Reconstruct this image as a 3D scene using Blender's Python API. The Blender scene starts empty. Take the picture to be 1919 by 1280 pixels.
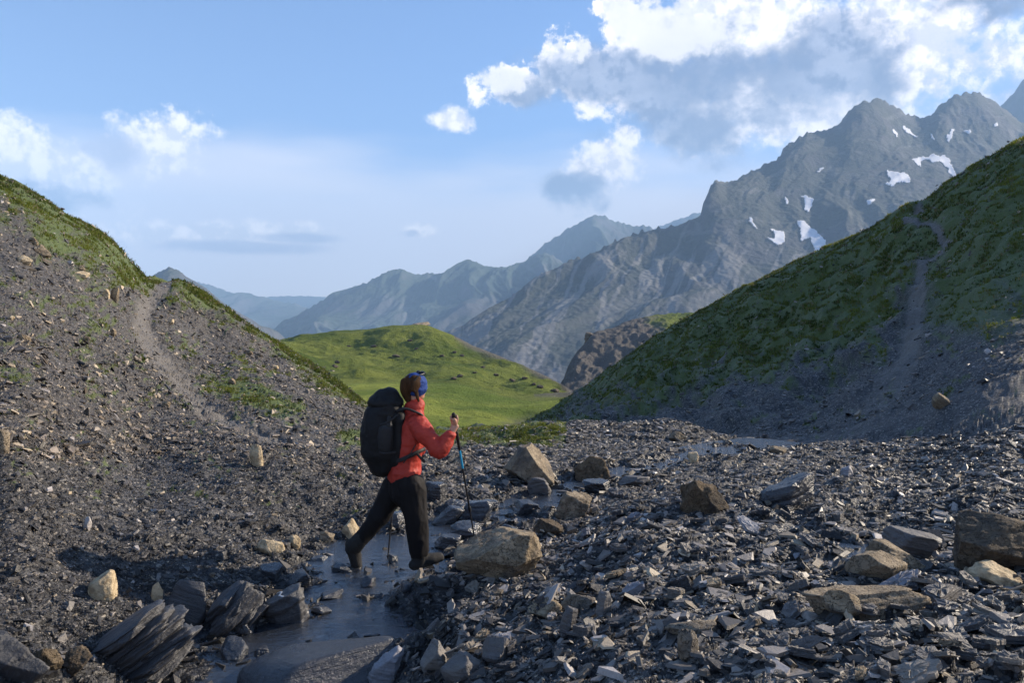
NOHAZE=False
import bpy, bmesh, math, random
import numpy as np
from mathutils import Vector, Matrix

# ------------------------------------------------------------------ camera, light, exposure
F = 1493.0          # focal length in photo pixels (photo 1919 wide)
CX, HY, ZC = 959.5, 590.0, 2.12
scene = bpy.context.scene
COL = scene.collection
cam_d = bpy.data.cameras.new('camera')
cam = bpy.data.objects.new('camera', cam_d); COL.objects.link(cam)
cam_d.sensor_width = 36.0; cam_d.lens = 36.0 * F / 1919.0
cam_d.shift_y = (HY - 640.0) / 1919.0
cam.location = (0, 0, ZC); cam.rotation_euler = (math.radians(90), 0, 0)
cam_d.clip_start = 0.05; cam_d.clip_end = 80000
scene.camera = cam
scene.view_settings.view_transform = 'Standard'; scene.view_settings.look = 'None'
scene.view_settings.gamma = 1.0; scene.view_settings.exposure = EXPOSURE = 1.45
SUN_AZ, SUN_EL = 67.0, 25.0     # degrees right of the view direction, above the horizon
sd = Vector((math.sin(math.radians(SUN_AZ)) * math.cos(math.radians(SUN_EL)), math.cos(math.radians(SUN_AZ)) * math.cos(math.radians(SUN_EL)), math.sin(math.radians(SUN_EL))))
sl = bpy.data.lights.new('sun', 'SUN'); sl.energy = 5.0; sl.angle = math.radians(0.5); sl.color = (1.0, 0.86, 0.68)
so = bpy.data.objects.new('sun', sl); COL.objects.link(so)
so.rotation_euler = sd.to_track_quat('Z', 'Y').to_euler(); so.location = (40, 10, 40)
scene.cycles.max_bounces = 5; scene.cycles.diffuse_bounces = 2; scene.cycles.glossy_bounces = 2
scene.cycles.volume_bounces = 0; scene.cycles.use_denoising = True

# ------------------------------------------------------------------ node helpers
class NT:
    def __init__(s, nt): s.nt = nt; s.n = nt.nodes; s.l = nt.links
    def new(s, t, **kw):
        nd = s.n.new(t)
        for k, v in kw.items(): setattr(nd, k, v)
        return nd
    def put(s, sock, v):
        if isinstance(v, bpy.types.NodeSocket): s.l.new(v, sock)
        elif v is not None: sock.default_value = v
    def m(s, op, a, b=None, c=None, clamp=False):
        nd = s.new('ShaderNodeMath', operation=op, use_clamp=clamp)
        s.put(nd.inputs[0], a)
        if b is not None: s.put(nd.inputs[1], b)
        if c is not None: s.put(nd.inputs[2], c)
        return nd.outputs[0]
    def mix(s, f, a, b, blend='MIX'):
        nd = s.new('ShaderNodeMix', data_type='RGBA', blend_type=blend)
        s.put(nd.inputs[0], f)
        for i, v in ((6, a), (7, b)):
            if isinstance(v, tuple) and len(v) == 3: v = (*v, 1)
            s.put(nd.inputs[i], v)
        return nd.outputs[2]
    def noise(s, vec, scale, detail=6, rough=0.55, dist=0.0, out=0):
        nd = s.new('ShaderNodeTexNoise'); s.put(nd.inputs['Vector'], vec)
        nd.inputs['Scale'].default_value = scale; nd.inputs['Detail'].default_value = detail
        nd.inputs['Roughness'].default_value = rough; nd.inputs['Distortion'].default_value = dist
        return nd.outputs[out]
    def voro(s, vec, scale, feat='F1', out='Distance', rnd=1.0):
        nd = s.new('ShaderNodeTexVoronoi', feature=feat); s.put(nd.inputs['Vector'], vec)
        nd.inputs['Scale'].default_value = scale; nd.inputs['Randomness'].default_value = rnd
        return nd.outputs[out]
    def ss(s, x, a, b, lo=0.0, hi=1.0):
        nd = s.new('ShaderNodeMapRange', interpolation_type='SMOOTHSTEP')
        for i, v in enumerate((x, a, b, lo, hi)): s.put(nd.inputs[i], v)
        return nd.outputs[0]
    def vm(s, op, a, b=None):
        nd = s.new('ShaderNodeVectorMath', operation=op); s.put(nd.inputs[0], a)
        if b is not None: s.put(nd.inputs[1], b)
        return nd.outputs[0]
    def mapping(s, vec, sc=(1, 1, 1), rot=(0, 0, 0), loc=(0, 0, 0)):
        nd = s.new('ShaderNodeMapping'); s.put(nd.inputs[0], vec)
        nd.inputs['Scale'].default_value = sc; nd.inputs['Rotation'].default_value = rot; nd.inputs['Location'].default_value = loc
        return nd.outputs[0]
    def attr(s, name, out='Fac'):
        return s.new('ShaderNodeAttribute', attribute_name=name).outputs[out]
    def bump(s, h, strength=1.0, dist=0.1, normal=None):
        nd = s.new('ShaderNodeBump'); nd.inputs['Strength'].default_value = strength
        nd.inputs['Distance'].default_value = dist; s.put(nd.inputs['Height'], h)
        if normal is not None: s.put(nd.inputs['Normal'], normal)
        return nd.outputs[0]

def material(name, build, rough=0.8, spec=0.3):
    m = bpy.data.materials.new(name); m.use_nodes = True
    t = NT(m.node_tree); b = t.n['Principled BSDF']
    b.inputs['Roughness'].default_value = rough; b.inputs['Specular IOR Level'].default_value = spec
    r = build(t, b)
    if r is not None: t.put(b.inputs['Base Color'], r if not isinstance(r, tuple) else (*r, 1))
    return m

# ------------------------------------------------------------------ world: sky and clouds
w = bpy.data.worlds.new('World'); scene.world = w; w.use_nodes = True
t = NT(w.node_tree); bg = t.n['Background']
SKYS = 0.07
sky = t.new('ShaderNodeTexSky', sky_type='NISHITA'); sky.sun_disc = False
sky.sun_elevation = math.radians(SUN_EL); sky.sun_rotation = math.radians(SUN_AZ)
sky.altitude = 2000; sky.air_density = 1.0; sky.dust_density = 0.6; sky.ozone_density = 1.5
tc = t.new('ShaderNodeTexCoord').outputs['Generated']
sep = t.new('ShaderNodeSeparateXYZ'); t.l.new(tc, sep.inputs[0])
warp = t.noise(tc, 7.0, 7, 0.6, out=1)          # colour output used as a vector
warp2 = t.noise(tc, 26.0, 6, 0.62, out=1)
wv = t.new('ShaderNodeSeparateXYZ'); t.l.new(warp, wv.inputs[0])
wv2 = t.new('ShaderNodeSeparateXYZ'); t.l.new(warp2, wv2.inputs[0])
az0 = t.m('ARCTAN2', sep.outputs[0], sep.outputs[1])
el0 = t.m('ARCSINE', sep.outputs[2])
def warped(base, i, a1, a2):
    x = t.m('MULTIPLY_ADD', t.m('SUBTRACT', wv.outputs[i], 0.5), a1, base)
    return t.m('MULTIPLY_ADD', t.m('SUBTRACT', wv2.outputs[i], 0.5), a2, x)
az = warped(az0, 0, 0.10, 0.045); el = warped(el0, 1, 0.075, 0.04)
def azel(px, py):
    a = math.atan((px - CX) / F); return a, math.atan((HY - py) / F * math.cos(a))
def blobs(lst, az, el):
    """largest of 1 - (elliptic distance) over a list of (px, py, rx, ry)"""
    out = None
    for px, py, rx, ry in lst:
        a, e = azel(px, py); ra = rx / F * math.cos(a) ** 2; re = ry / F * math.cos(a)
        u = t.m('MULTIPLY', t.m('SUBTRACT', az, a), 1 / ra); v = t.m('MULTIPLY', t.m('SUBTRACT', el, e), 1 / re)
        d = t.m('SUBTRACT', 1.0, t.m('SQRT', t.m('ADD', t.m('MULTIPLY', u, u), t.m('MULTIPLY', v, v))))
        out = d if out is None else t.m('SMOOTH_MAX', out, d, 0.25)
    return out
K = 2.0 ** -EXPOSURE / SKYS
# high veil of thin cloud low over the horizon
veil_n = t.noise(t.mapping(tc, (1, 1, 5)), 2.2, 4, 0.5)
elv = t.m('MULTIPLY_ADD', t.m('SUBTRACT', veil_n, 0.5), 0.20, el0)
veil = t.m('MULTIPLY', t.ss(elv, 0.235, 0.150), 0.84)
warm = t.ss(az0, -0.2, 0.6)
veil_c = t.mix(warm, (1.50 * K, 1.36 * K, 1.36 * K), (2.2 * K, 1.85 * K, 1.6 * K))
c = t.mix(1.0, sky.outputs[0], (0.58, 0.82, 1.12), 'MULTIPLY')
glow = t.m('MULTIPLY', t.ss(az0, 0.15, 0.75), t.ss(el0, 0.6, 0.1))
c = t.mix(t.m('MULTIPLY', glow, 0.40), c, (1.0 * K, 1.1 * K, 1.2 * K))
c = t.mix(veil, c, veil_c)
WHb = (2.1 * K, 1.9 * K, 1.75 * K)
# relief of the clouds: the same noise a little nearer the sun, subtracted
tcs = t.vm('ADD', tc, (0.010, 0.0, 0.016)); fsun = t.m('MULTIPLY_ADD', t.noise(tcs, 48.0, 4, 0.6), 0.34, t.m('MULTIPLY', t.noise(tcs, 15.0, 6, 0.68), 0.66))
white = blobs([(30, 290, 120, 74), (110, 360, 150, 72), (290, 260, 112, 70), (170, 310, 60, 40),
               (955, 165, 80, 42), (1060, 125, 100, 60), (1150, 15, 40, 34), (1240, 75, 150, 90), (1400, 40, 220, 100), (1620, 90, 290, 140), (1760, 110, 230, 120),
               (1480, 190, 320, 100), (1180, 175, 170, 70), (1320, 262, 130, 56), (1140, 312, 84, 48), (1185, 268, 34, 40)], az, el)
thin = blobs([(400, 436, 250, 26), (530, 432, 110, 24), (300, 440, 110, 28), (798, 430, 34, 18), (850, 225, 50, 26)], az, t.m('MULTIPLY_ADD', t.m('SUBTRACT', wv2.outputs[1], 0.5), 0.012, el0))
fine = t.m('MULTIPLY_ADD', t.noise(tc, 48.0, 4, 0.6), 0.34, t.m('MULTIPLY', t.noise(tc, 15.0, 6, 0.68), 0.66))
rel = t.ss(t.m('SUBTRACT', fine, fsun), -0.07, 0.07)
WH = t.mix(rel, (1.25 * K, 1.2 * K, 1.25 * K), WHb)
def dens(b, k=0.55): return t.m('MULTIPLY_ADD', t.m('SUBTRACT', fine, 0.5), k, b)
wd = dens(white, 3.2)
soft = t.m('MAXIMUM', t.ss(az0, 0.05, 0.5), t.ss(el0, 0.30, 0.18))          # the cloud melts into the glow towards the right
c = t.mix(t.m('MULTIPLY', t.ss(wd, 0.02, t.m('MULTIPLY_ADD', soft, 0.45, 0.26)), 0.97), c, WH)
c = t.mix(t.m('MULTIPLY', t.ss(dens(thin, 2.2), 0.0, 0.6), 0.95), c, WH)
fine2 = t.noise(t.mapping(tc, (1, 1, 1.5)), 9.0, 8, 0.6)
grey = blobs([(1140, 150, 200, 62), (960, 178, 90, 36), (1300, 160, 260, 110), (1480, 130, 240, 110), (1330, 235, 130, 80), (1640, 150, 130, 60), (1850, 10, 170, 55), (1085, 345, 62, 38), (60, 372, 170, 42)], az, el)
gd = t.m('MULTIPLY_ADD', t.m('SUBTRACT', fine2, 0.5), 2.2, grey)
gcol = t.mix(t.m('MULTIPLY', rel, t.ss(fine2, 0.35, 0.65)), (0.18 * K, 0.235 * K, 0.41 * K), (0.52 * K, 0.57 * K, 0.76 * K))
c = t.mix(t.m('MULTIPLY', t.ss(gd, -0.05, 0.62), 0.95), c, gcol)
# lit billows in front of the grey base
bil = blobs([(1265, 70, 110, 62), (1215, 45, 70, 40), (1085, 100, 40, 28), (1170, 40, 40, 50), (925, 150, 45, 32)], az, el)
c = t.mix(t.m('MULTIPLY', t.ss(dens(bil, 2.6), 0.05, 0.55), 0.9), c, (1.5 * K, 1.4 * K, 1.3 * K))
greyl = blobs([(440, 462, 240, 18), (560, 446, 120, 14), (785, 437, 24, 10), (210, 285, 60, 50)], az, el0)
c = t.mix(t.m('MULTIPLY', t.ss(dens(greyl, 1.2), 0.0, 0.7), 0.75), c, (0.55 * K, 0.60 * K, 0.84 * K))
t.l.new(c, bg.inputs[0]); bg.inputs[1].default_value = SKYS
w.cycles.sampling_method = 'MANUAL'; w.cycles.sample_map_resolution = 512

# ------------------------------------------------------------------ numpy noise
def _h(*k):
    h = np.zeros(np.shape(k[0]), np.uint32) + np.uint32(k[-1] * 747796405 % 4294967296)
    for a in k[:-1]:
        h = (h ^ np.asarray(a).astype(np.int64).astype(np.uint32)) * np.uint32(2654435761)
        h ^= h >> np.uint32(15)
    h = h * np.uint32(2246822519); h ^= h >> np.uint32(13); h = h * np.uint32(3266489917); h ^= h >> np.uint32(16)
    return h
def hf(*k): return _h(*k).astype(np.float64) / 4294967296.0
def vn(x, y, seed=0):
    ix, iy = np.floor(x), np.floor(y); fx, fy = x - ix, y - iy
    def g(a, b):
        an = hf(ix + a, iy + b, seed) * (2 * np.pi); return np.cos(an) * (fx - a) + np.sin(an) * (fy - b)
    u = fx * fx * fx * (fx * (fx * 6 - 15) + 10); v = fy * fy * fy * (fy * (fy * 6 - 15) + 10)
    return 1.5 * ((g(0, 0) * (1 - u) + g(1, 0) * u) * (1 - v) + (g(0, 1) * (1 - u) + g(1, 1) * u) * v)
def fbm(x, y, o=5, seed=0, gain=0.5, ridged=False):
    s = np.zeros(np.shape(x)); a = 1.0; n = 0.0
    for i in range(o):
        v = vn(x, y, seed + i * 17)
        if ridged: v = 1 - 2 * np.abs(v)
        s += a * v; n += a; a *= gain
        x, y = x * 1.93 * 0.8 - y * 1.93 * 0.6 + 3.1, x * 1.93 * 0.6 + y * 1.93 * 0.8 + 7.7
    return s / n
def plates(x, y, seed=0, tilt=0.5):
    """height of a rubble of tilted plates, one per Voronoi cell"""
    ix, iy = np.floor(x), np.floor(y); best = np.full(x.shape, 9.0); h = np.zeros(x.shape)
    for a in (-1, 0, 1):
        for b in (-1, 0, 1):
            cx, cy = ix + a, iy + b
            px_, py_ = cx + hf(cx, cy, seed + 1), cy + hf(cx, cy, seed + 2)
            dx, dy = x - px_, y - py_; d = dx * dx + dy * dy; m = d < best
            hh = hf(cx, cy, seed + 3) + tilt * ((hf(cx, cy, seed + 4) - 0.5) * dx + (hf(cx, cy, seed + 5) - 0.5) * dy)
            h[m] = hh[m]; best = np.minimum(best, d)
    return h
def vn3(x, y, z, seed=0):
    ix, iy, iz = np.floor(x), np.floor(y), np.floor(z); fx, fy, fz = x - ix, y - iy, z - iz
    u, v, w_ = (f * f * (3 - 2 * f) for f in (fx, fy, fz)); s = 0
    for a in (0, 1):
        for b in (0, 1):
            for c_ in (0, 1):
                s = s + hf(ix + a, iy + b, iz + c_, seed) * (u if a else 1 - u) * (v if b else 1 - v) * (w_ if c_ else 1 - w_)
    return s * 2 - 1
def fbm3(P, f, o=4, seed=0, gain=0.5):
    s = 0; a = 1.0; n = 0
    for i in range(o):
        s = s + a * vn3(P[:, 0] * f + 9.1 * i, P[:, 1] * f + 3.7 * i, P[:, 2] * f + 5.3 * i, seed + i); n += a; a *= gain; f *= 2.03
    return s / n
def sstep(x, a, b):
    t_ = np.clip((x - a) / (b - a), 0, 1); return t_ * t_ * (3 - 2 * t_)
def pchip(xk, yk, x):
    xk = np.asarray(xk, float); yk = np.asarray(yk, float); h = np.diff(xk); d = np.diff(yk, axis=0) / (h if yk.ndim == 1 else h[:, None])
    m = np.zeros_like(yk)
    if len(xk) > 2:
        p = d[:-1] * d[1:]; hm = 2 * d[:-1] * d[1:] / np.where(np.abs(d[:-1] + d[1:]) < 1e-12, 1, d[:-1] + d[1:])
        m[1:-1] = np.where(p > 0, hm, 0)
    m[0], m[-1] = d[0], d[-1]
    i = np.clip(np.searchsorted(xk, x) - 1, 0, len(h) - 1); s = (x - xk[i]) / h[i]; hh = h[i]
    if yk.ndim > 1: s = s[:, None]; hh = hh[:, None]
    return (1 + 2 * s) * (1 - s) ** 2 * yk[i] + s * (1 - s) ** 2 * hh * m[i] + s * s * (3 - 2 * s) * yk[i + 1] + s * s * (s - 1) * hh * m[i + 1]

# ------------------------------------------------------------------ object helpers
def link(name, me, mat=None, parent=None, smooth=True):
    o = bpy.data.objects.new(name, me); COL.objects.link(o)
    if mat:
        me.materials.append(mat)
    if len(me.polygons): me.polygons.foreach_set('use_smooth', np.full(len(me.polygons), bool(smooth)))
    if parent: o.parent = parent
    return o
def tag(o, label=None, cat=None, group=None, kind=None):
    if label: o['label'] = label
    if cat: o['category'] = cat
    if group: o['group'] = group
    if kind: o['kind'] = kind
    return o
def raw_mesh(name, V, faces, attrs=None, cols=None):
    """V (n,3); faces: (m,k) array or list of such arrays of different k"""
    me = bpy.data.meshes.new(name)
    if not isinstance(faces, list): faces = [faces]
    faces = [np.asarray(f, np.int32) for f in faces if len(f)]
    loops = np.concatenate([f.ravel() for f in faces]); tot = np.concatenate([np.full(len(f), f.shape[1], np.int32) for f in faces])
    me.vertices.add(len(V)); me.vertices.foreach_set('co', np.asarray(V, np.float32).ravel())
    me.loops.add(len(loops)); me.loops.foreach_set('vertex_index', loops)
    me.polygons.add(len(tot)); me.polygons.foreach_set('loop_start', np.concatenate([[0], np.cumsum(tot)[:-1]]).astype(np.int32))
    me.update(calc_edges=True)
    for k, v in (attrs or {}).items():
        a = me.attributes.new(k, 'FLOAT', 'POINT'); a.data.foreach_set('value', np.asarray(v, np.float32).ravel())
    for k, v in (cols or {}).items():
        a = me.attributes.new(k, 'FLOAT_COLOR', 'POINT'); v = np.asarray(v, np.float32)
        if v.shape[1] == 3: v = np.hstack([v, np.ones((len(v), 1), np.float32)])
        a.data.foreach_set('color', v.ravel())
    return me
def grid_faces(nr, nc):
    i = np.arange(nr - 1)[:, None] * nc + np.arange(nc - 1)[None, :]
    return np.stack([i, i + 1, i + nc + 1, i + nc], -1).reshape(-1, 4)
def at(px, py, Y): return Vector(((px - CX) / F * Y, Y, ZC - (py - HY) / F * Y))
def polyline_d(px, py, line, wk=None):
    """distance from points to a polyline, and the interpolated extra values of its points"""
    best = np.full(px.shape, 1e9); ex = np.zeros(px.shape + (len(line[0]) - 2,))
    for a, b in zip(line[:-1], line[1:]):
        dx, dy = b[0] - a[0], b[1] - a[1]; tt = np.clip(((px - a[0]) * dx + (py - a[1]) * dy) / (dx * dx + dy * dy), 0, 1)
        d = np.hypot(px - a[0] - tt * dx, py - a[1] - tt * dy); m = d < best
        best = np.minimum(best, d)
        for j in range(ex.shape[-1]): ex[..., j] = np.where(m, a[2 + j] + tt * (b[2 + j] - a[2 + j]), ex[..., j])
    return best, ex
def sheet(stations, rows, cols):
    """px grid x station lines -> world grid X, Y, Z and the photo row of the undisplaced sheet"""
    LY = np.stack([pchip([p[0] for p in s], [math.log(p[1]) for p in s], cols) for s in stations])
    PY = np.stack([pchip([p[0] for p in s], [p[2] for p in s], cols) for s in stations])
    v = np.concatenate([np.linspace(i, i + 1, n, endpoint=False) for i, n in enumerate(rows)] + [[len(rows)]])
    k = np.arange(len(stations)); LY = pchip(k, LY, v); PY = pchip(k, PY, v)
    Y = np.exp(LY); X = (cols[None, :] - CX) / F * Y; Z = ZC - (PY - HY) / F * Y
    return X, Y, Z, PY, v
# ------------------------------------------------------------------ ground, one sheet: stream bed, both banks and slopes
ST = [
 [(-1500, 1.0, 2700), (0, 1.0, 2900), (960, 1.0, 2950), (3400, 1.0, 2800)],
 [(-1500, 2.9, 1280), (-600, 3.6, 1280), (0, 4.15, 1280), (150, 4.5, 1280), (290, 4.9, 1280), (500, 4.95, 1280), (650, 4.85, 1280), (800, 4.4, 1280), (1000, 3.95, 1280), (1200, 3.6, 1280), (1500, 3.2, 1280), (1919, 3.0, 1280), (2400, 2.9, 1280), (3400, 2.9, 1280)],
 [(-1500, 3.6, 1100), (-600, 4.4, 1080), (0, 4.9, 1130), (150, 5.2, 1140), (290, 5.6, 1130), (500, 5.85, 1130), (650, 5.8, 1130), (800, 5.5, 1120), (1000, 5.3, 1110), (1200, 4.9, 1110), (1500, 4.4, 1130), (1919, 4.0, 1150), (2400, 3.9, 1150), (3400, 3.9, 1130)],
 [(-1500, 4.6, 960), (-600, 5.4, 900), (0, 5.6, 1000), (150, 6.1, 1000), (290, 6.6, 1000), (500, 7.0, 1020), (650, 7.3, 1025), (800, 7.3, 1020), (1000, 7.1, 1010), (1200, 6.6, 1010), (1500, 6.1, 1010), (1700, 6.0, 1010), (1919, 5.2, 1040), (2400, 5, 1030), (3400, 5, 1000)],
 [(-1500, 6.2, 800), (-600, 6.3, 740), (0, 6.5, 850), (150, 7.6, 850), (290, 9.3, 840), (500, 9.2, 860), (650, 9.3, 885), (800, 9.4, 905), (1000, 9.8, 905), (1200, 9.6, 910), (1500, 8.8, 905), (1700, 7.8, 930), (1919, 6.5, 950), (2400, 6.3, 930), (3400, 6.3, 880)],
 [(-1500, 9, 640), (-600, 8.6, 560), (0, 9.5, 640), (150, 11.5, 660), (290, 14.5, 680), (400, 17, 700), (500, 17.5, 710), (600, 17, 745), (680, 15.5, 790), (800, 12.5, 835), (1000, 12.8, 838), (1200, 13, 838), (1500, 12.5, 850), (1700, 10.5, 870), (1919, 8.3, 870), (2400, 8, 830), (3400, 8, 760)],
 [(-1500, 24, 150), (-600, 19, 120), (-100, 20.5, 285), (0, 21, 333), (60, 21.5, 362), (125, 22, 400), (195, 23, 438), (225, 23.5, 468), (250, 24.5, 500), (285, 26, 529), (325, 27, 524), (400, 28, 565), (500, 28.5, 632), (600, 27, 692), (680, 24, 752), (730, 20, 785), (800, 17, 808), (900, 16.5, 812), (1000, 16, 813), (1200, 16.5, 813), (1300, 16, 820), (1500, 14.5, 836), (1700, 12.5, 832), (1919, 10.3, 800), (2400, 10, 730), (3400, 10, 640)],
 [(-1500, 30, 220), (-600, 24, 180), (0, 26, 380), (285, 30, 560), (500, 33, 670), (680, 29, 790), (800, 23, 835), (1000, 21, 824), (1200, 20, 820), (1300, 18.5, 824), (1500, 16.5, 818), (1700, 15, 760), (1919, 13, 700), (2400, 13, 600), (3400, 13, 520)],
 [(-1500, 40, 320), (0, 34, 460), (500, 42, 720), (800, 32, 900), (940, 36, 880), (980, 40, 824), (1075, 38, 790), (1200, 32, 745), (1300, 30, 715), (1500, 27, 665), (1700, 25, 575), (1919, 21, 480), (2400, 20, 340), (3400, 19, 300)],
 [(-1500, 50, 420), (0, 45, 540), (500, 60, 800), (800, 60, 900), (940, 60, 850), (980, 60, 808), (1075, 57, 742), (1200, 50, 655), (1300, 46, 592), (1500, 43, 489), (1640, 40, 425), (1700, 38.5, 388), (1740, 38, 374), (1775, 37, 345), (1850, 36, 300), (1919, 35, 262), (2400, 33, 80), (3400, 28, 60)],
 [(-1500, 80, 620), (0, 75, 700), (500, 85, 900), (940, 85, 900), (1075, 80, 850), (1300, 68, 760), (1640, 60, 600), (1919, 55, 470), (2400, 55, 300), (3400, 50, 280)],
]
ROWS = [50, 125, 105, 110, 130, 150, 16, 80, 140, 20]
cols = np.concatenate([np.linspace(-1500, -120, 70, endpoint=False), np.arange(-120, 2040, 1.65), np.linspace(2045, 3400, 60)])
GX, GY, GZ, GP, GV = sheet(ST, ROWS, cols)
GV = np.broadcast_to(GV[:, None], GX.shape)
NR, NC = GX.shape
PXg = np.broadcast_to(cols[None, :], GX.shape)
# channels the water has cut: (photo col, photo row) on the water, half width in metres, water level
def wl(py): return float(np.interp(py, [835, 900, 1060, 1280], [-0.06, -0.03, -0.01, -0.17]))
def on_water(px, py, hw):
    z = wl(py); Y = (ZC - z) * F / (py - HY); return ((px - CX) / F * Y, Y, hw, z)
STREAMS = [[on_water(*q) for q in s] for s in (
 [(1495, 839, .22), (1420, 830, .22), (1370, 842, .28), (1290, 862, .34), (1230, 874, .34), (1160, 892, .38), (1090, 908, .36), (1020, 938, .46), (950, 972, .50), (860, 985, .44), (780, 1005, .4), (735, 1030, .5), (690, 1080, .5), (640, 1130, .52), (600, 1180, .6), (560, 1240, .7), (520, 1330, .8)],
 [(1480, 840, .26), (1370, 856, .26), (1290, 862, .3)],
 [(740, 1040, .4), (795, 1090, .26), (830, 1096, .16)],
 [(560, 1215, .5), (420, 1215, .35), (360, 1200, .2)],
 [(700, 1180, .35), (800, 1190, .33), (850, 1180, .2)],
)]
def trickle(pts):
    out = []
    for px, py, Y, hw in pts: out.append(((px - CX) / F * Y, Y, hw, ZC - (py - HY) / F * Y))
    return out
TRICKLE = trickle([(1450, 938, 8.0, .16), (1480, 975, 7.1, .2), (1500, 1003, 6.35, .14), (1560, 1020, 5.95, .1), (1625, 1036, 5.7, .17)])
wet = np.zeros(GX.shape); carve = np.zeros(GX.shape)
# relief
near = sstep(GY, 9, 30)
band = np.minimum(1.0, 6.0 / GY)
lump = fbm(GX * 0.9, GY * 0.9, 3, 5) * 0.10 * sstep(GY, 2.4, 5)
mid = fbm(GX * 3.1, GY * 3.1, 4, 11) * 0.050
ang = 0.5
ux = (GX * math.cos(ang) + GY * math.sin(ang)); uy = (-GX * math.sin(ang) + GY * math.cos(ang))
wx, wy = ux + 0.05 * fbm(GX * 6, GY * 6, 2, 3), uy + 0.05 * fbm(GX * 6 + 9, GY * 6, 2, 4)
pl = (plates(wx * 4.2, wy * 7.0, 21, 0.9) - 0.5) * 0.055 + (plates(wx * 10, wy * 17, 31, 0.9) - 0.5) * 0.028 + (plates(wx * 26, wy * 40, 41, 0.8) - 0.5) * 0.010
hillfar = sstep(GV, 4.6, 5.3) * (PXg < 900) + (GV > 6.4)
soft_ = np.clip(hillfar, 0, 1)
bank = sstep(-GX, 2.2, 3.2) * (1 - soft_) * (GY < 12)
big = fbm(GX * 0.32, GY * 0.32, 4, 61) * 0.55 * sstep(GY, 14, 24)
ribs = fbm(GX * 0.5, GY * 0.22, 4, 71, ridged=True) * 0.55 * (GV > 6.6) * sstep(GY, 14, 24)
DZ = lump + mid * (0.8 + 0.4 * soft_) * np.minimum(1, 12 / GY) ** .5 + pl * (1 - 0.45 * bank) * (1 - 0.4 * soft_) * (1 - .6 * (GV > 6.5)) + big + ribs
# keep the skyline of both slopes where it is
crest = np.exp(-((GV - 6) / 0.25) ** 2) * (PXg < 720) + np.exp(-((GV - 9) / 0.22) ** 2) * (PXg > 960)
DZ = DZ * (1 - 0.75 * np.clip(crest, 0, 1))
for s_i, s in enumerate(STREAMS + [TRICKLE]):
    d, ex = polyline_d(GX, GY, s)
    hw = ex[..., 0]; dn = d / hw + 1.0 * fbm(GX * 2.3, GY * 2.3, 4, 81) + 0.30
    m = 1 - sstep(dn, 0.75, 1.75)
    zt = ex[..., 1] - 0.022
    k = 0.35
    GZ = GZ * (1 - m) + zt * m
    DZ = DZ * (1 - m * k) - 0.006 * m
    wet = np.maximum(wet, 1 - sstep(dn, 0.9, 2.4))
# outcrop hollow and mounds of rubble
def mound(px, py, Y, r, h):
    p = at(px, py, Y); return h * np.exp(-((GX - p.x) ** 2 + (GY - p.y) ** 2) / (r * r))
DZ += mound(1330, 960, 7.6, .8, .12) + mound(1150, 1060, 6, .35, .1) + mound(1250, 1040, 6.1, .5, .12) - mound(1130, 1090, 5.6, .25, .10) - mound(1440, 900, 9.0, .5, .08) + mound(1120, 822, 15.3, 1.1, .20) + mound(1265, 826, 15.2, .8, .26) + mound(1000, 822, 15.5, 1.2, .12) + mound(1620, 860, 11.8, 1.0, .12)
hx_, hy_ = at(735, 1062, 6.68).x, 6.62
hm = np.exp(-(((GX - hx_) / .50) ** 4 + ((GY - hy_) / .42) ** 4)); DZ *= 1 - .8 * hm; GZ = GZ * (1 - hm) + (-.045) * hm
sp, _ = polyline_d(PXg.astype(float), GP, [(1990, 372), (1900, 410), (1850, 460), (1825, 530), (1815, 600)]); DZ = DZ + (GV > 6.6) * .06 * np.exp(-(sp / 40) ** 2)
Zb = GZ.copy(); GZ = GZ + DZ
GROUND_XYZ = (GX, GY, GZ)
PROJ = HY + (ZC - GZ) / GY * F          # photo row of the finished surface
# masks that belong to the ground itself
nz = fbm(PXg / 70, GP / 45, 4, 91); nf = fbm(PXg / 16, GP / 8, 3, 92); wn = fbm(GX * 0.8, GY * 0.8, 4, 93)
def inband(d, a, b): return 1 - sstep(d, a, b)
silL = np.interp(PXg, [-600, 0, 60, 125, 195, 225, 250, 285, 325, 400, 500, 600, 680], [120, 333, 362, 400, 438, 468, 500, 529, 524, 565, 632, 692, 752])
silR = np.interp(PXg, [980, 1075, 1200, 1300, 1500, 1640, 1700, 1775, 1850, 1919, 3400], [808, 742, 655, 592, 489, 425, 388, 345, 300, 262, 60])
left = (GV > 3.4) & (GV < 6.3) & (PXg < 760); right = GV > 6.3
thick = np.interp(PXg, [-100, 0, 120, 200, 260, 300, 400, 560, 680], [120, 100, 120, 90, 70, 20, 30, 30, 30])
dl = (GP - silL) / thick
grass = np.where(left, sstep(1.0 - dl + nz * 1.1 + nf * 0.7, -0.1, 0.7), 0)
patchL = np.exp(-(((PXg - 480) / 110) ** 2 + ((GP - (745 + (PXg - 480) * 0.35)) / 34) ** 2))
grass = np.maximum(grass, np.where(left | (GP < 860) & (PXg < 760), sstep(patchL + nf * 0.6 + nz * 0.3, 0.35, 0.75), 0))
grass = np.maximum(grass, np.where(left, sstep(nz * 1.0 + nf * 1.1 - 0.10 + 0.25 * np.exp(-((GP - 600) / 130.0) ** 2), 0.28, 0.6) * 0.8, 0))
strip = np.exp(-((GP - 822) / 16.0) ** 2) * ((PXg > 640) & (PXg < 1060)) * (GV < 6.5)
grass = np.maximum(grass, sstep(strip + nf * 0.5, 0.3, 0.7))
lowR = np.interp(PXg, [980, 1100, 1200, 1300, 1450, 1560, 1660, 1700, 1760, 1800, 1919, 3400], [850, 800, 775, 745, 730, 700, 640, 560, 560, 600, 590, 560])
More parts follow.
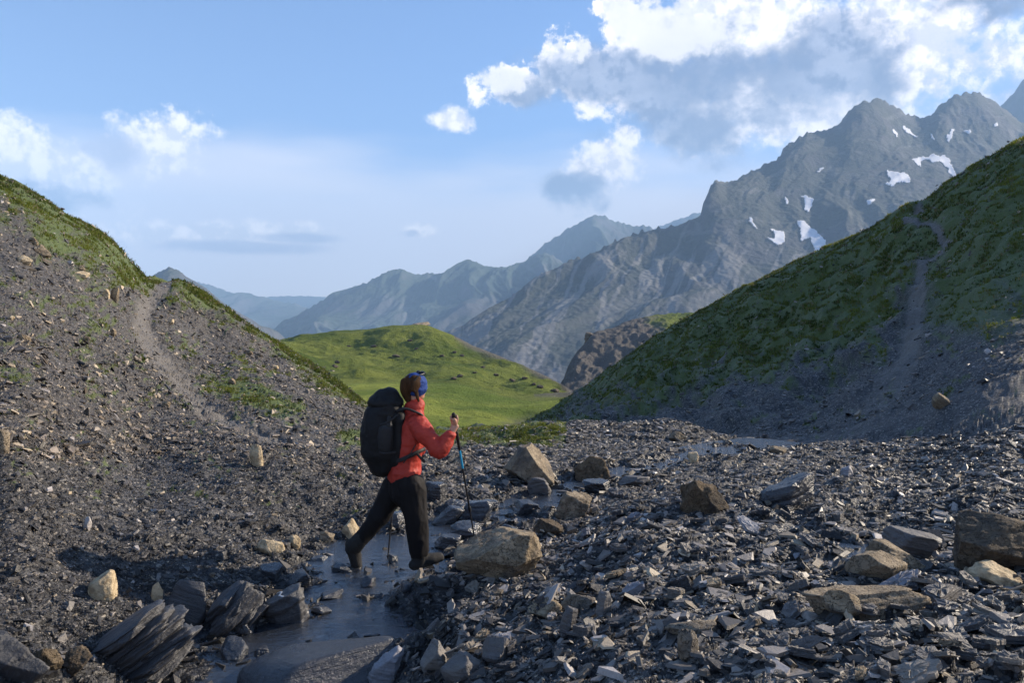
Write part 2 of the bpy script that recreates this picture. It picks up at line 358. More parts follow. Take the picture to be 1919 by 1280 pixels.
grass = np.where(right, sstep((lowR - GP) / 90 + nz * 1.3 + nf * 0.9, -0.35, 0.55), grass)
grass = np.where(right & (PXg > 1150), np.maximum(grass, sstep(nz * 1.2 + nf * 1.0, 0.35, 0.7) * 0.8), grass)
grass = np.where(right, np.maximum(grass, np.exp(-(sp / 90) ** 2) * (1 - sstep(GP, 600, 660)) * (1.15 + .5 * nf)), grass).clip(0, 1)
pathL = [(318, 522), (300, 545), (275, 575), (268, 620), (300, 670), (340, 725), (395, 775), (460, 805), (540, 830)]
pathR = [(1725, 395), (1700, 415), (1700, 432), (1745, 440), (1778, 460), (1765, 485), (1728, 505), (1722, 560), (1712, 620), (1700, 680), (1660, 740), (1600, 800)]
dL, _ = polyline_d(PXg.astype(float), GP, pathL); dR, _ = polyline_d(PXg.astype(float), GP, pathR)
wL = np.interp(GP, [520, 560, 700, 780, 830], [9, 17, 17, 13, 5]); wR = np.interp(GP, [380, 500, 640, 800], [7, 10, 18, 26])
path = np.where(left, inband(dL / wL + nf * 0.4, 0.6, 1.5), 0) + np.where(right, inband(dR / wR + nf * 0.35, 0.6, 1.4) * np.interp(GP, [640, 800], [1, 0.2]), 0)
path = np.clip(path, 0, 1); grass = grass * (1 - path)
tone = np.clip(0.5 + 0.5 * wn + 0.35 * (GV > 3.9) * (GX < 0) * (GV < 6.4), 0, 1)
DZp = path * -0.05
GZ = GZ + DZp
gme = raw_mesh('ground', np.stack([GX, GY, GZ], -1).reshape(-1, 3), grid_faces(NR, NC),
               attrs={'grass': grass, 'path': path, 'wet': wet, 'tone': tone, 'brown': np.where(left & (GV > 4.2), 1.0, 0.0) * 0.8 + near * 0.0})
def m_ground(t, b):
    P = t.new('ShaderNodeNewGeometry').outputs['Position']
    g, pa, we, to, br = (t.attr(k) for k in ('grass', 'path', 'wet', 'tone', 'brown'))
    cell = t.voro(t.mapping(P, (1, 1, 2.0)), 34, out='Color'); cs = t.new('ShaderNodeSeparateColor'); t.l.new(cell, cs.inputs[0])
    cell2 = t.voro(t.mapping(P, (1, 1.6, 2.0), (0, 0, .5)), 11, out='Color'); cs2 = t.new('ShaderNodeSeparateColor'); t.l.new(cell2, cs2.inputs[0])
    c = t.mix(t.m('POWER', cs.outputs[0], 2.2), (0.012, 0.012, 0.013), (0.075, 0.074, 0.077))
    c = t.mix(t.m('MULTIPLY', t.m('GREATER_THAN', cs2.outputs[1], 0.80), 0.6), c, (0.11, 0.106, 0.104))
    c = t.mix(t.m('MULTIPLY', t.m('GREATER_THAN', cs.outputs[2], 0.94), 0.8), c, (0.30, 0.27, 0.23))
    c = t.mix(t.m('MULTIPLY', br, 0.5), c, t.mix(cs.outputs[1], (0.022, 0.019, 0.017), (0.150, 0.130, 0.108)))
    c = t.mix(t.m('MULTIPLY', t.ss(t.noise(P, 1.4, 5), 0.45, 0.7), 0.45), c, (0.045, 0.040, 0.036))
    pc = t.mix(t.noise(P, 25, 5), (0.11, 0.098, 0.085), (0.21, 0.19, 0.165))
    c = t.mix(t.m('MULTIPLY', pa, 0.62), c, pc)
    gn = t.noise(P, 2.6, 8, 0.7)
    gc = t.mix(gn, (0.030, 0.052, 0.007), (0.105, 0.140, 0.018))
    gc = t.mix(t.ss(t.noise(P, 9, 5, .7), 0.55, 0.75), gc, (0.10, 0.088, 0.035))
    c = t.mix(t.m('MULTIPLY', g, 0.92), c, gc)
    c = t.mix(we, c, t.mix(1.0, c, (0.38, 0.40, 0.45), 'MULTIPLY'))
    rn = t.noise(P, 6, 3)
    t.put(b.inputs['Roughness'], t.m('SUBTRACT', t.m('MULTIPLY_ADD', rn, 0.3, 0.52), t.m('MULTIPLY', we, 0.38)))
    h1 = t.voro(t.mapping(P, (1, 1.5, 2.0)), 30, 'F1'); h2 = t.noise(P, 60, 5, .7)
    hh = t.m('MULTIPLY_ADD', cs.outputs[1], 0.6, t.m('MULTIPLY_ADD', h2, 0.5, t.m('MULTIPLY', h1, -0.6)))
    t.put(b.inputs['Normal'], t.bump(hh, 0.8, 0.025))
    return c
M_ground = material('ground', m_ground, spec=0.45)
ground = tag(link('ground', gme, M_ground), kind='structure')

# lookups on the finished ground
_vy = GV
def ground_z(x, y):
    """height of the ground under world x, y (arrays or numbers)"""
    x = np.atleast_1d(np.asarray(x, float)); y = np.atleast_1d(np.asarray(y, float))
    px = CX + F * x / y; ci = np.clip(np.searchsorted(cols, px), 1, NC - 1); fc = np.clip((px - cols[ci - 1]) / (cols[ci] - cols[ci - 1]), 0, 1)
    out = np.zeros(len(x))
    for n in range(len(x)):
        a, b_ = ci[n] - 1, ci[n]
        za = np.interp(y[n], GY[:, a], GZ[:, a]); zb = np.interp(y[n], GY[:, b_], GZ[:, b_]); out[n] = za + (zb - za) * fc[n]
    return out
PROJ = HY + (ZC - GZ) / GY * F
def ground_at(px, py, vmax=None):
    """first visible ground point on the ray through photo pixel px, py"""
    c_ = int(np.clip(np.searchsorted(cols, px), 0, NC - 1)); r = PROJ[:, c_]
    k = int(np.argmax(r <= py))
    if k == 0: return None
    return Vector((float((px - CX) / F * GY[k, c_]), float(GY[k, c_]), float(GZ[k, c_])))
def normal_at(x, y, e=0.12):
    z = ground_z([x - e, x + e, x, x], [y, y, y - e, y + e]); return Vector((-(z[1] - z[0]), -(z[3] - z[2]), 2 * e)).normalized()

# ------------------------------------------------------------------ water
def ribbon(s, wide=1.9, step=0.05):
    s = np.array(s); n = max(2, int(sum(np.hypot(*(s[1:, :2] - s[:-1, :2]).T)) / step)); k = np.linspace(0, len(s) - 1, n)
    q = pchip(np.arange(len(s)), s, k); T = np.gradient(q[:, :2], axis=0); T /= np.linalg.norm(T, axis=1)[:, None] + 1e-9
    N = np.stack([-T[:, 1], T[:, 0]], 1); r = []
    for u in np.linspace(-1, 1, 15): r.append(np.column_stack([q[:, :2] + N * (u * q[:, 2] * wide)[:, None], q[:, 3]]))
    return np.stack(r, 1).reshape(-1, 3), grid_faces(n, 15)
def water_mat(t, b):
    P = t.new('ShaderNodeNewGeometry').outputs['Position']
    b.inputs['IOR'].default_value = 1.75; b.inputs['Roughness'].default_value = 0.06
    n1 = t.noise(t.mapping(P, (1, 1.9, 1), (0, 0, .6)), 7, 5, .62, 1.6); n2 = t.noise(t.mapping(P, (1, 1.5, 1), (0, 0, .6)), 26, 4, .62, .8)
    t.put(b.inputs['Normal'], t.bump(t.m('MULTIPLY_ADD', n2, 0.45, n1), 0.42, 0.045))
    foam = t.ss(t.noise(t.mapping(P, (1.7, 1, 1), (0, 0, -.5)), 13, 8, .75, 1.2), 0.64, 0.78)
    t.put(b.inputs['Roughness'], t.m('MULTIPLY_ADD', foam, 0.3, 0.03))
    return t.mix(foam, (0.022, 0.026, 0.034), (0.22, 0.23, 0.26))
M_water = material('stream_water', water_mat, spec=1.0)
gx, gy = np.meshgrid(np.arange(-4.5, 5.5, 0.05), np.arange(3.8, 14.6, 0.05)); wd_, wz_ = np.full(gx.shape, 9.0), np.zeros(gx.shape)
zs, zw_ = np.zeros(gx.shape), np.zeros(gx.shape)
for s in STREAMS + [TRICKLE]:
    d, ex = polyline_d(gx, gy, s); wd_ = np.minimum(wd_, d / ex[..., 0]); k = 1 / (d / ex[..., 0] + 0.15) ** 4; zs += ex[..., 1] * k; zw_ += k
V = np.stack([gx, gy, zs / zw_], -1).reshape(-1, 3); fc = grid_faces(*gx.shape); keep = (wd_.ravel() < 2.5)[fc].all(1); u, inv = np.unique(fc[keep], return_inverse=True)
tag(link('stream_water', raw_mesh('stream_water', V[u], inv.reshape(-1, 4)), M_water), kind='structure')

# ------------------------------------------------------------------ meadow hills in the middle distance
def grassy(t, b, k=1.0):
    P = t.new('ShaderNodeNewGeometry').outputs['Position']
    n1 = t.noise(P, 0.05, 8, .62); n2 = t.noise(P, 0.6, 7, .7)
    c = t.mix(t.ss(n1, 0.36, 0.62), (0.085 * k, 0.125 * k, 0.018 * k), (0.200 * k, 0.230 * k, 0.042 * k))
    c = t.mix(t.m('MULTIPLY', t.ss(n2, 0.50, 0.70), 0.6), c, (0.050, 0.078, 0.014))
    c = t.mix(t.m('MULTIPLY', t.ss(t.noise(P, 0.22, 8, .75), 0.60, 0.70), 0.55), c, (0.17, 0.15, 0.09))
    s = t.attr('bare'); c = t.mix(s, c, t.mix(t.noise(P, 1.6, 8, .75), (0.07, 0.065, 0.06), (0.27, 0.245, 0.22)))
    t.put(b.inputs['Normal'], t.bump(t.m('MULTIPLY_ADD', n2, 1.0, t.noise(P, 2.5, 6, .7)), 1.0, 1.6))
    return c
M_meadow = material('alpine_meadow', lambda t, b: grassy(t, b, 1.08), 0.9, 0.1); M_pasture = material('pale_pasture', lambda t, b: grassy(t, b, 1.6), 0.9, 0.1)
def slope_sheet(name, st, rows, c0, c1, step, disp, mat, bare=None, kind='structure', label=None, cat=None, smooth=True):
    cs = np.arange(c0, c1 + step, step); X, Y, Z, P, v = sheet(st, rows, cs)
    PXa = np.broadcast_to(cs[None, :], X.shape); d = disp(X, Y, PXa, P, np.broadcast_to(v[:, None], X.shape)); Z = Z + d
    at_ = {'bare': bare(PXa, P, X, Y) if bare else np.zeros(X.shape)}
    o = link(name, raw_mesh(name, np.stack([X, Y, Z], -1).reshape(-1, 3), grid_faces(*X.shape), attrs=at_), mat, smooth=smooth)
    tag(o, label, cat, None, kind); return o, (cs, X, Y, Z, P)
def taper(v, lo, hi, w_=0.15): return sstep(v, lo, lo + w_) * (1 - sstep(v, hi - w_, hi))
hill_st = [
 [(380, 70, 900), (700, 70, 850), (1150, 70, 860)],
 [(380, 120, 790), (700, 120, 775), (900, 120, 770), (1000, 118, 762), (1080, 116, 750), (1150, 116, 760)],
 [(380, 150, 740), (640, 150, 722), (860, 150, 722), (960, 148, 742), (1040, 140, 742), (1085, 135, 742), (1150, 135, 770)],
 [(380, 215, 700), (520, 215, 655), (640, 215, 668), (860, 215, 680), (960, 200, 708), (1040, 175, 730), (1080, 160, 740), (1150, 150, 780)],
 [(380, 270, 700), (480, 265, 658), (520, 262, 641), (560, 260, 631), (620, 258, 622), (690, 256, 618), (740, 255, 610), (790, 255, 608), (830, 252, 622), (880, 246, 645), (940, 236, 668), (1000, 220, 695), (1045, 200, 716), (1075, 180, 738), (1150, 170, 790)],
 [(380, 330, 740), (700, 330, 660), (1000, 270, 750), (1150, 210, 830)]]
def d_hill(X, Y, p, q, v):
    return (fbm(X / 18, Y / 26, 5, 201) * 3.0 + fbm(X / 9, Y / 4, 4, 205) * 1.1) * (1 - 0.8 * np.exp(-((v - 4) / .3) ** 2)) * sstep(v, 1.6, 2.4)
HILL, HG = slope_sheet('meadow_hill', hill_st, [20, 30, 60, 120, 20], 380, 1150, 2.0, d_hill, M_meadow,
   lambda p, q, X, Y: np.clip(np.exp(-(np.maximum(0, q - np.interp(p, [790, 830, 880, 940, 1000, 1045, 1075], [608, 622, 645, 668, 695, 716, 738])) / 5) ** 2) * (p > 850) * 0.9 + np.exp(-((q - 740) / 4.0) ** 2) * (p > 1000) * 0.9, 0, 1))
knoll_st = [
 [(420, 40, 1000), (700, 38, 960), (900, 38, 930), (1150, 40, 900)],
 [(420, 60, 850), (700, 60, 810), (860, 60, 812), (960, 60, 806), (1150, 62, 800)],
 [(420, 90, 760), (640, 90, 735), (800, 88, 752), (900, 84, 775), (960, 82, 780), (1040, 80, 774), (1150, 80, 780)],
 [(420, 125, 730), (600, 125, 724), (650, 124, 720), (740, 122, 717), (840, 120, 718), (890, 116, 728), (940, 112, 742), (1000, 110, 752), (1060, 108, 750), (1150, 108, 760)],
 [(420, 150, 800), (900, 150, 800), (1150, 150, 800)]]
def d_knoll(X, Y, p, q, v):
    cut = np.exp(-(((p - 985) / 42) ** 2 + ((q - 783) / 9) ** 2)) * -1.0
    return fbm(X / 9, Y / 12, 4, 221) * 0.8 * (1 - 0.85 * np.exp(-((v - 3) / .3) ** 2)) + cut * 0.8
KN, KG = slope_sheet('grassy_knoll', knoll_st, [15, 60, 50, 15], 420, 1150, 1.6, d_knoll, M_pasture,
   lambda p, q, X, Y: np.clip(np.exp(-(((p - 990) / 48) ** 4 + ((q - 786 + (p - 990) * 0.12) / 11) ** 4)) * 1.3 * (0.6 + 0.9 * fbm(X / 2, Y / 3, 3, 9)) + 0.8 * np.exp(-((q - 812) / 8) ** 2) * (0.4 + fbm(X / 2, Y / 2, 3, 19)), 0, 1))
spur_st = [
 [(1030, 231, 770), (1060, 220, 735), (1150, 209, 740), (1320, 198, 700)],
 [(1030, 246, 768), (1060, 238, 722), (1110, 238, 715), (1200, 238, 690), (1320, 238, 660)],
 [(1030, 268, 768), (1056, 264, 712), (1066, 268, 685), (1082, 273, 660), (1100, 282, 640), (1112, 286, 625), (1150, 295, 614), (1185, 304, 600), (1230, 308, 591), (1300, 312, 587), (1340, 312, 590)],
 [(1030, 330, 800), (1100, 352, 690), (1340, 374, 650)]]
def d_spur(X, Y, p, q, v): return fbm(X / 11, Y / 15, 4, 231, ridged=True) * 2.0 * taper(v, 0.2, 2.05, .5) + fbm(X / 2.6, Y / 3.3, 3, 235) * 0.75
SPUR, SG = slope_sheet('scree_spur', spur_st, [10, 90, 15], 1030, 1340, 1.5, d_spur, M_meadow,
   lambda p, q, X, Y: 1 - sstep(p + 0.9 * (620 - q) + 25 * fbm(X / 7, Y / 7, 3, 8), 1215, 1262))

# ------------------------------------------------------------------ mountains
def rock_mat(name, rock, light, green, gmix, scree, sc):
    def build(t, b):
        P = t.new('ShaderNodeNewGeometry').outputs['Position']
        n1 = t.noise(P, 0.006 * sc, 9, .65); n2 = t.noise(t.mapping(P, (1, 1, .35)), 0.035 * sc, 8, .7)
        nrm = t.new('ShaderNodeSeparateXYZ'); t.l.new(t.new('ShaderNodeNewGeometry').outputs['Normal'], nrm.inputs[0])
        c = t.mix(n2, rock, light)
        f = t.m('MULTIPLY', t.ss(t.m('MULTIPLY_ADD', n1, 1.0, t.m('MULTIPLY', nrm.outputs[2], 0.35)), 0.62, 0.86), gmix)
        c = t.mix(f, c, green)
        s = t.attr('bare'); c = t.mix(t.m('MULTIPLY', s, 0.8), c, scree)
        t.put(b.inputs['Normal'], t.bump(t.m('ADD', n2, t.noise(P, 0.09 * sc, 9, .68)), 0.4, 12 / sc))
        return c
    return material(name, build, 0.95, 0.1)
M_rock = rock_mat('mountain_rock', (0.035, 0.037, 0.042), (0.115, 0.117, 0.125), (0.048, 0.062, 0.040), 0.5, (0.20, 0.195, 0.19), 1.0)
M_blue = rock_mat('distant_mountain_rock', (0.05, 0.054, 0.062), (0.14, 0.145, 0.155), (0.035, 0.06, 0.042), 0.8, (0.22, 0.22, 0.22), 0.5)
M_snow = material('old_snow', lambda t, b: t.mix(t.noise(t.new('ShaderNodeNewGeometry').outputs['Position'], 0.08, 5), (0.50, 0.51, 0.55), (0.74, 0.75, 0.78)), 0.7, 0.2)
SIL = [(820, 640), (862, 628), (900, 600), (930, 578), (955, 562), (975, 548), (1000, 527), (1030, 512), (1060, 498), (1100, 484), (1140, 462), (1180, 444), (1215, 434), (1250, 430), (1290, 424), (1312, 412), (1318, 385), (1338, 345), (1345, 341), (1362, 346), (1385, 336), (1420, 318), (1455, 300), (1470, 280), (1492, 262), (1512, 250), (1540, 247), (1572, 235), (1590, 212), (1620, 192), (1645, 187), (1680, 203), (1716, 220), (1742, 218), (1760, 200), (1790, 180), (1822, 174), (1850, 184), (1880, 204), (1919, 232), (2050, 250), (2300, 200), (2600, 260)]
Yr = lambda p: float(np.interp(p, [820, 1100, 1315, 1345, 1500, 1645, 1822, 2600], [1250, 1500, 1650, 1750, 2050, 2300, 2500, 2500]))
big_st = [
 [(820, 800, 760), (1060, 760, 770), (1500, 700, 800), (2600, 650, 800)],
 [(820, 950, 720), (1060, 900, 720), (1300, 900, 680), (1500, 950, 640), (2600, 950, 560)],
 [(820, 1100, 680), (862, 1100, 660), (1000, 1150, 610), (1150, 1220, 570), (1300, 1250, 540), (1500, 1350, 500), (1700, 1450, 430), (1919, 1600, 400), (2600, 1600, 400)],
 [(820, 1180, 660), (1000, 1330, 560), (1150, 1400, 510), (1300, 1480, 470), (1345, 1500, 440), (1500, 1700, 380), (1645, 1850, 320), (1822, 2000, 300), (2600, 2000, 330)],
 [(p, Yr(p), q) for p, q in SIL],
 [(820, 1900, 800), (1345, 2400, 560), (2600, 3200, 450)]]
def jag(p, seed, w1=26.0): return fbm(p / w1, p * 0 + .37, 5, seed, .6, True) - .25
def face(X, Y, L, seed, a=.87, b=-.45):
    """ribs and gullies that follow the fall line of the face"""
    wq = fbm(X / (L * 2.2), Y / (L * 2.2), 3, seed) * L * .55; u = X * a + Y * b + wq; v_ = -X * b + Y * a
    return fbm(u / L, v_ / (L * 4.2), 3, seed + 1, .5, True) + .26 * fbm(u / (L * .33), v_ / (L * 1.0), 3, seed + 5, .5, True) + .10 * fbm(u / (L * .12), v_ / (L * .45), 3, seed + 9, .55, True)
def d_big(X, Y, p, q, v):
    k = 1 - 0.94 * np.exp(-((v - 4) / .24) ** 2); c_ = np.exp(-((v - 4) / .10) ** 2)
    return (face(X, Y, 210.0, 301) - .25) * 25 * k * sstep(v, 0.5, 1.5) + c_ * jag(p, 335, 20.0) * 14 + fbm(X / 9, Y / 14, 3, 322) * 2.2
def bare_big(p, q, X, Y):
    """pale scree channels that follow the gullies, fanning out low on the face"""
    w_ = 22 * fbm(p / 60, q / 60, 4, 340); u = p + .55 * (q - 500) + w_
    ch = fbm(u / 34, q / 260, 3, 341, .5, True); thin_ = sstep(ch, .52, .74) * sstep(q, 400, 500)
    fan = sstep(fbm(u / 60, q / 90, 4, 351) + .0009 * (q - 520), .20, .42) * .55
    top_ = sstep(fbm(u / 50, q / 22, 4, 361), .2, .4) * .45 * (q < 470)
    return np.clip(thin_ * .9 + fan + top_, 0, 1)
MT, BG = slope_sheet('mountain', big_st, [20, 90, 110, 110, 15][:0] or [20, 90, 110, 110, 20], 820, 2600, 2.2, d_big, M_rock, bare_big)
def d_far(amp0, L, seed, top):
    def f(X, Y, p, q, v):
        amp = amp0 * .6; k = 1 - 0.92 * np.exp(-((v - top) / .3) ** 2)
        return (face(X, Y, L * .55, seed, .95, -.2) - .2) * amp * k * sstep(v, 0.2, .8) + np.exp(-((v - top) / .12) ** 2) * jag(p, seed + 3, 18.0) * amp0 * .14
    return f
def ridge(name, sil, Y0, Y1, base, c0, c1, amp, L, seed, step=2.2):
    st = [[(c0 - 5, Y0, base), (c1 + 5, Y0, base)], [(p, Y0 + (Y1 - Y0) * .5, base + (q - base) * .52) for p, q in sil], [(p, Y1, q) for p, q in sil], [(c0 - 5, Y1 * 1.3, base), (c1 + 5, Y1 * 1.3, base)]]
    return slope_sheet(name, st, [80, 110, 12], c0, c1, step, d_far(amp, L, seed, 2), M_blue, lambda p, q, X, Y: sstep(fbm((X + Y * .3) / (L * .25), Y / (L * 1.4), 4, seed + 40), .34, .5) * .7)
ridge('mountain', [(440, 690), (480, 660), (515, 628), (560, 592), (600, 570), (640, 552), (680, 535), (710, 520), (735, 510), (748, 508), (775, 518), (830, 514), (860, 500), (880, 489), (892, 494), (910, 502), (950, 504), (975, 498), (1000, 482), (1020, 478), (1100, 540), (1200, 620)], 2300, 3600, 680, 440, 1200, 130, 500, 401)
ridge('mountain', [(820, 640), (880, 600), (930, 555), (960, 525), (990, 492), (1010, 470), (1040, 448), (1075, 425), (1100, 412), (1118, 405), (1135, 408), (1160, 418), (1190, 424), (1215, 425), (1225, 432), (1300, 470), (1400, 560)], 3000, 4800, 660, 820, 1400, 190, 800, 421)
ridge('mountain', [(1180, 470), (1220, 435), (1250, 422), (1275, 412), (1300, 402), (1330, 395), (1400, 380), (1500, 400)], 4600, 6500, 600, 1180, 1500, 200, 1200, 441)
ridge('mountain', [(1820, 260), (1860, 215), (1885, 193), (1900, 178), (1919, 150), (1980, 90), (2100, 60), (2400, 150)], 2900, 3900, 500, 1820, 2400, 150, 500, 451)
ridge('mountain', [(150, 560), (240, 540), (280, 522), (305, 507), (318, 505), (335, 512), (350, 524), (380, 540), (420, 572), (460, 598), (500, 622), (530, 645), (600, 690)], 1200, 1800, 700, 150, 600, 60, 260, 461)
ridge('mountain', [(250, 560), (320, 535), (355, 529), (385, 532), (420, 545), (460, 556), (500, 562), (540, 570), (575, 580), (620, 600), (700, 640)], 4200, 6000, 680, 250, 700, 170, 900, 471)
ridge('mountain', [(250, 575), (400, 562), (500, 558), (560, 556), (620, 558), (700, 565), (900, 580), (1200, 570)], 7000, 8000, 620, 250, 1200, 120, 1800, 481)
# snow patches left in the gullies of the big mountain, each a sheet of its own lying on the rock
SNOW = [
 ('wide forked snow patch low on the mountain beside the grassy ridge', [(1493, 412), (1508, 414), (1520, 425), (1530, 432), (1548, 450), (1549, 458), (1538, 462), (1537, 474), (1528, 474), (1524, 458), (1518, 446), (1508, 446), (1502, 452), (1500, 432)]),
 ('tall narrow snow patch straight above the wide forked patch', [(1502, 366), (1514, 366), (1524, 372), (1523, 384), (1514, 396), (1508, 394), (1508, 378)]),
 ('hook shaped snow patch left of the forked patch', [(1444, 425), (1456, 432), (1470, 432), (1471, 452), (1462, 459), (1448, 454), (1438, 444), (1452, 446), (1452, 438)]),
 ('small slanting snow sliver left of the tall snow patch', [(1469, 365), (1474, 370), (1478, 382), (1475, 382), (1470, 374)]),
 ('thin broken snow streak at the left end of the snow patches', [(1403, 406), (1408, 408), (1410, 416), (1421, 428), (1412, 424), (1404, 414)]),
 ('ragged snow patch in the middle of the upper face', [(1664, 318), (1676, 322), (1686, 322), (1698, 324), (1708, 336), (1704, 342), (1690, 340), (1680, 342), (1674, 350), (1668, 346), (1660, 344), (1670, 338), (1664, 328)]),
 ('long curved snow band ending in a tail near the grassy crest', [(1708, 298), (1722, 294), (1740, 292), (1750, 286), (1756, 292), (1768, 290), (1778, 296), (1782, 308), (1790, 320), (1791, 332), (1786, 336), (1780, 324), (1774, 312), (1764, 304), (1756, 302), (1748, 306), (1738, 298), (1724, 302), (1726, 312), (1718, 308)]),
 ('tiny snow fleck under the ragged middle patch', [(1624, 376), (1636, 372), (1641, 374), (1632, 380), (1625, 382)]),
 ('faint short snow streak high on the left ridge', [(1530, 320), (1542, 313), (1544, 316), (1534, 323)]),
 ('thin snow streak running down below the summit saddle', [(1690, 234), (1698, 236), (1710, 248), (1722, 256), (1712, 254), (1700, 248)]),
 ('short steep snow streak below the left summit', [(1670, 240), (1676, 242), (1684, 256), (1680, 256)]),
 ('small snow fleck between the two summits', [(1742, 248), (1748, 250), (1750, 262), (1745, 258)]),
 ('branching snow streak below the right summit', [(1774, 252), (1780, 250), (1784, 240), (1790, 242), (1784, 254), (1778, 266), (1774, 262)]),
 ('flat snow fleck on the shoulder right of the branching streak', [(1806, 244), (1818, 242), (1822, 246), (1812, 250)]),
 ('small snow spot high on the right summit', [(1862, 230), (1870, 230), (1871, 236), (1864, 236)]),
]
bc, bX, bY, bZ, _bp = BG
bPR = HY + (ZC - bZ) / bY * F
def inpoly(x, y, poly):
    r = np.zeros(x.shape, bool); n = len(poly)
    for i in range(n):
        (x1, y1), (x2, y2) = poly[i], poly[(i + 1) % n]
        if y1 != y2: r ^= ((y1 > y) != (y2 > y)) & (x < (x2 - x1) * (y - y1) / (y2 - y1) + x1)
    return r
def surf_big(px, py):
    px = np.asarray(px, float); P = []
    for a, b_ in zip(px.ravel(), np.asarray(py, float).ravel()):
        c_ = (a - bc[0]) / (bc[1] - bc[0]); i = int(c_); f_ = c_ - i; r = []
        for j in (i, i + 1):
            col = np.minimum.accumulate(bPR[:-20, j]); k = int(np.argmax(col <= b_)); k = max(k, 1)
            d_ = col[k - 1] - col[k]; u = (col[k - 1] - b_) / d_ if d_ > 1e-6 else 1.0
            r.append(np.array([bX[k - 1, j] * (1 - u) + bX[k, j] * u, bY[k - 1, j] * (1 - u) + bY[k, j] * u, bZ[k - 1, j] * (1 - u) + bZ[k, j] * u]))
        Y = r[0][1] * (1 - f_) + r[1][1] * f_; P.append(((a - CX) / F * Y, Y, ZC - (b_ - HY) / F * Y))
    return np.array(P)
for lab, poly in SNOW:
    xs, ys = [p[0] for p in poly], [p[1] for p in poly]; st_ = 0.8
    gx, gy = np.meshgrid(np.arange(min(xs) - 2, max(xs) + 3, st_), np.arange(max(ys) + 2, min(ys) - 3, -st_))
    q1 = gx + 5.5 * fbm(gx / 9, gy / 9, 5, 501, .6); q2 = gy + 5.5 * fbm(gx / 9 + 30, gy / 9, 5, 502, .6)
    ins = inpoly(q1, q2, poly); P = surf_big(gx, gy).reshape(gx.shape + (3,)); Ys = P[..., 1].copy()
    for _ in range(6): Ys = np.minimum(Ys, sum(np.pad(Ys, 2, mode='edge')[2 + a:2 + a + Ys.shape[0], 2 + b_:2 + b_ + Ys.shape[1]] for a, b_ in ((0, 0), (2, 0), (-2, 0), (0, 2), (0, -2))) / 5)
    Ys = sum(np.pad(Ys, 2, mode='edge')[2 + a:2 + a + Ys.shape[0], 2 + b_:2 + b_ + Ys.shape[1]] for a in (-2, 0, 2) for b_ in (-2, 0, 2)) / 9 - 6
    P = np.stack([(gx - CX) / F * Ys, Ys, ZC - (gy - HY) / F * Ys], -1)
    nr, nc = gx.shape; fc = grid_faces(nr, nc); fl = ins.ravel(); keep = fl[fc].sum(1) >= 3
    fc = fc[keep]
    if len(fc) == 0: continue
    u, inv = np.unique(fc, return_inverse=True); V = P.reshape(-1, 3)[u]; inv = inv.reshape(-1, 4)
    o = link('snow_patch', raw_mesh('snow_patch', V, inv), M_snow); tag(o, lab, 'snow patch', 'snow patches on the mountain')
    md = o.modifiers.new('thick', 'SOLIDIFY'); md.thickness = 1.5; md.offset = -1

# ------------------------------------------------------------------ air
def box(name, x0, x1, y0, y1, z0, z1):
    V = np.array([(x, y, z) for x in (x0, x1) for y in (y0, y1) for z in (z0, z1)], float)
    return raw_mesh(name, V, np.array([(0, 1, 3, 2), (4, 6, 7, 5), (0, 4, 5, 1), (2, 3, 7, 6), (0, 2, 6, 4), (1, 5, 7, 3)]))
HAZE = 0.00018
hz = bpy.data.materials.new('haze'); hz.use_nodes = True; t = NT(hz.node_tree); t.n.remove(t.n['Principled BSDF'])
pv = t.new('ShaderNodeVolumePrincipled'); pv.inputs['Color'].default_value = (0.38, 0.63, 1.0, 1); pv.inputs['Density'].default_value = HAZE; pv.inputs['Anisotropy'].default_value = 0.0
t.l.new(pv.outputs[0], t.n['Material Output'].inputs['Volume'])
if not NOHAZE:
    zmax = max(float(np.max([v.co.z for v in o.data.vertices])) for o in [MT])
    for o in bpy.data.objects:
        if o.type == 'MESH' and o.name.startswith('mountain'):
            a = np.empty(len(o.data.vertices) * 3, np.float32); o.data.vertices.foreach_get('co', a); zmax = max(zmax, float(a[2::3].max()))
    zmin = -2000
    tag(link('haze', box('haze', -8000, 8000, -2000, 9500, zmin, zmax + 5), hz, smooth=False), kind='stuff')
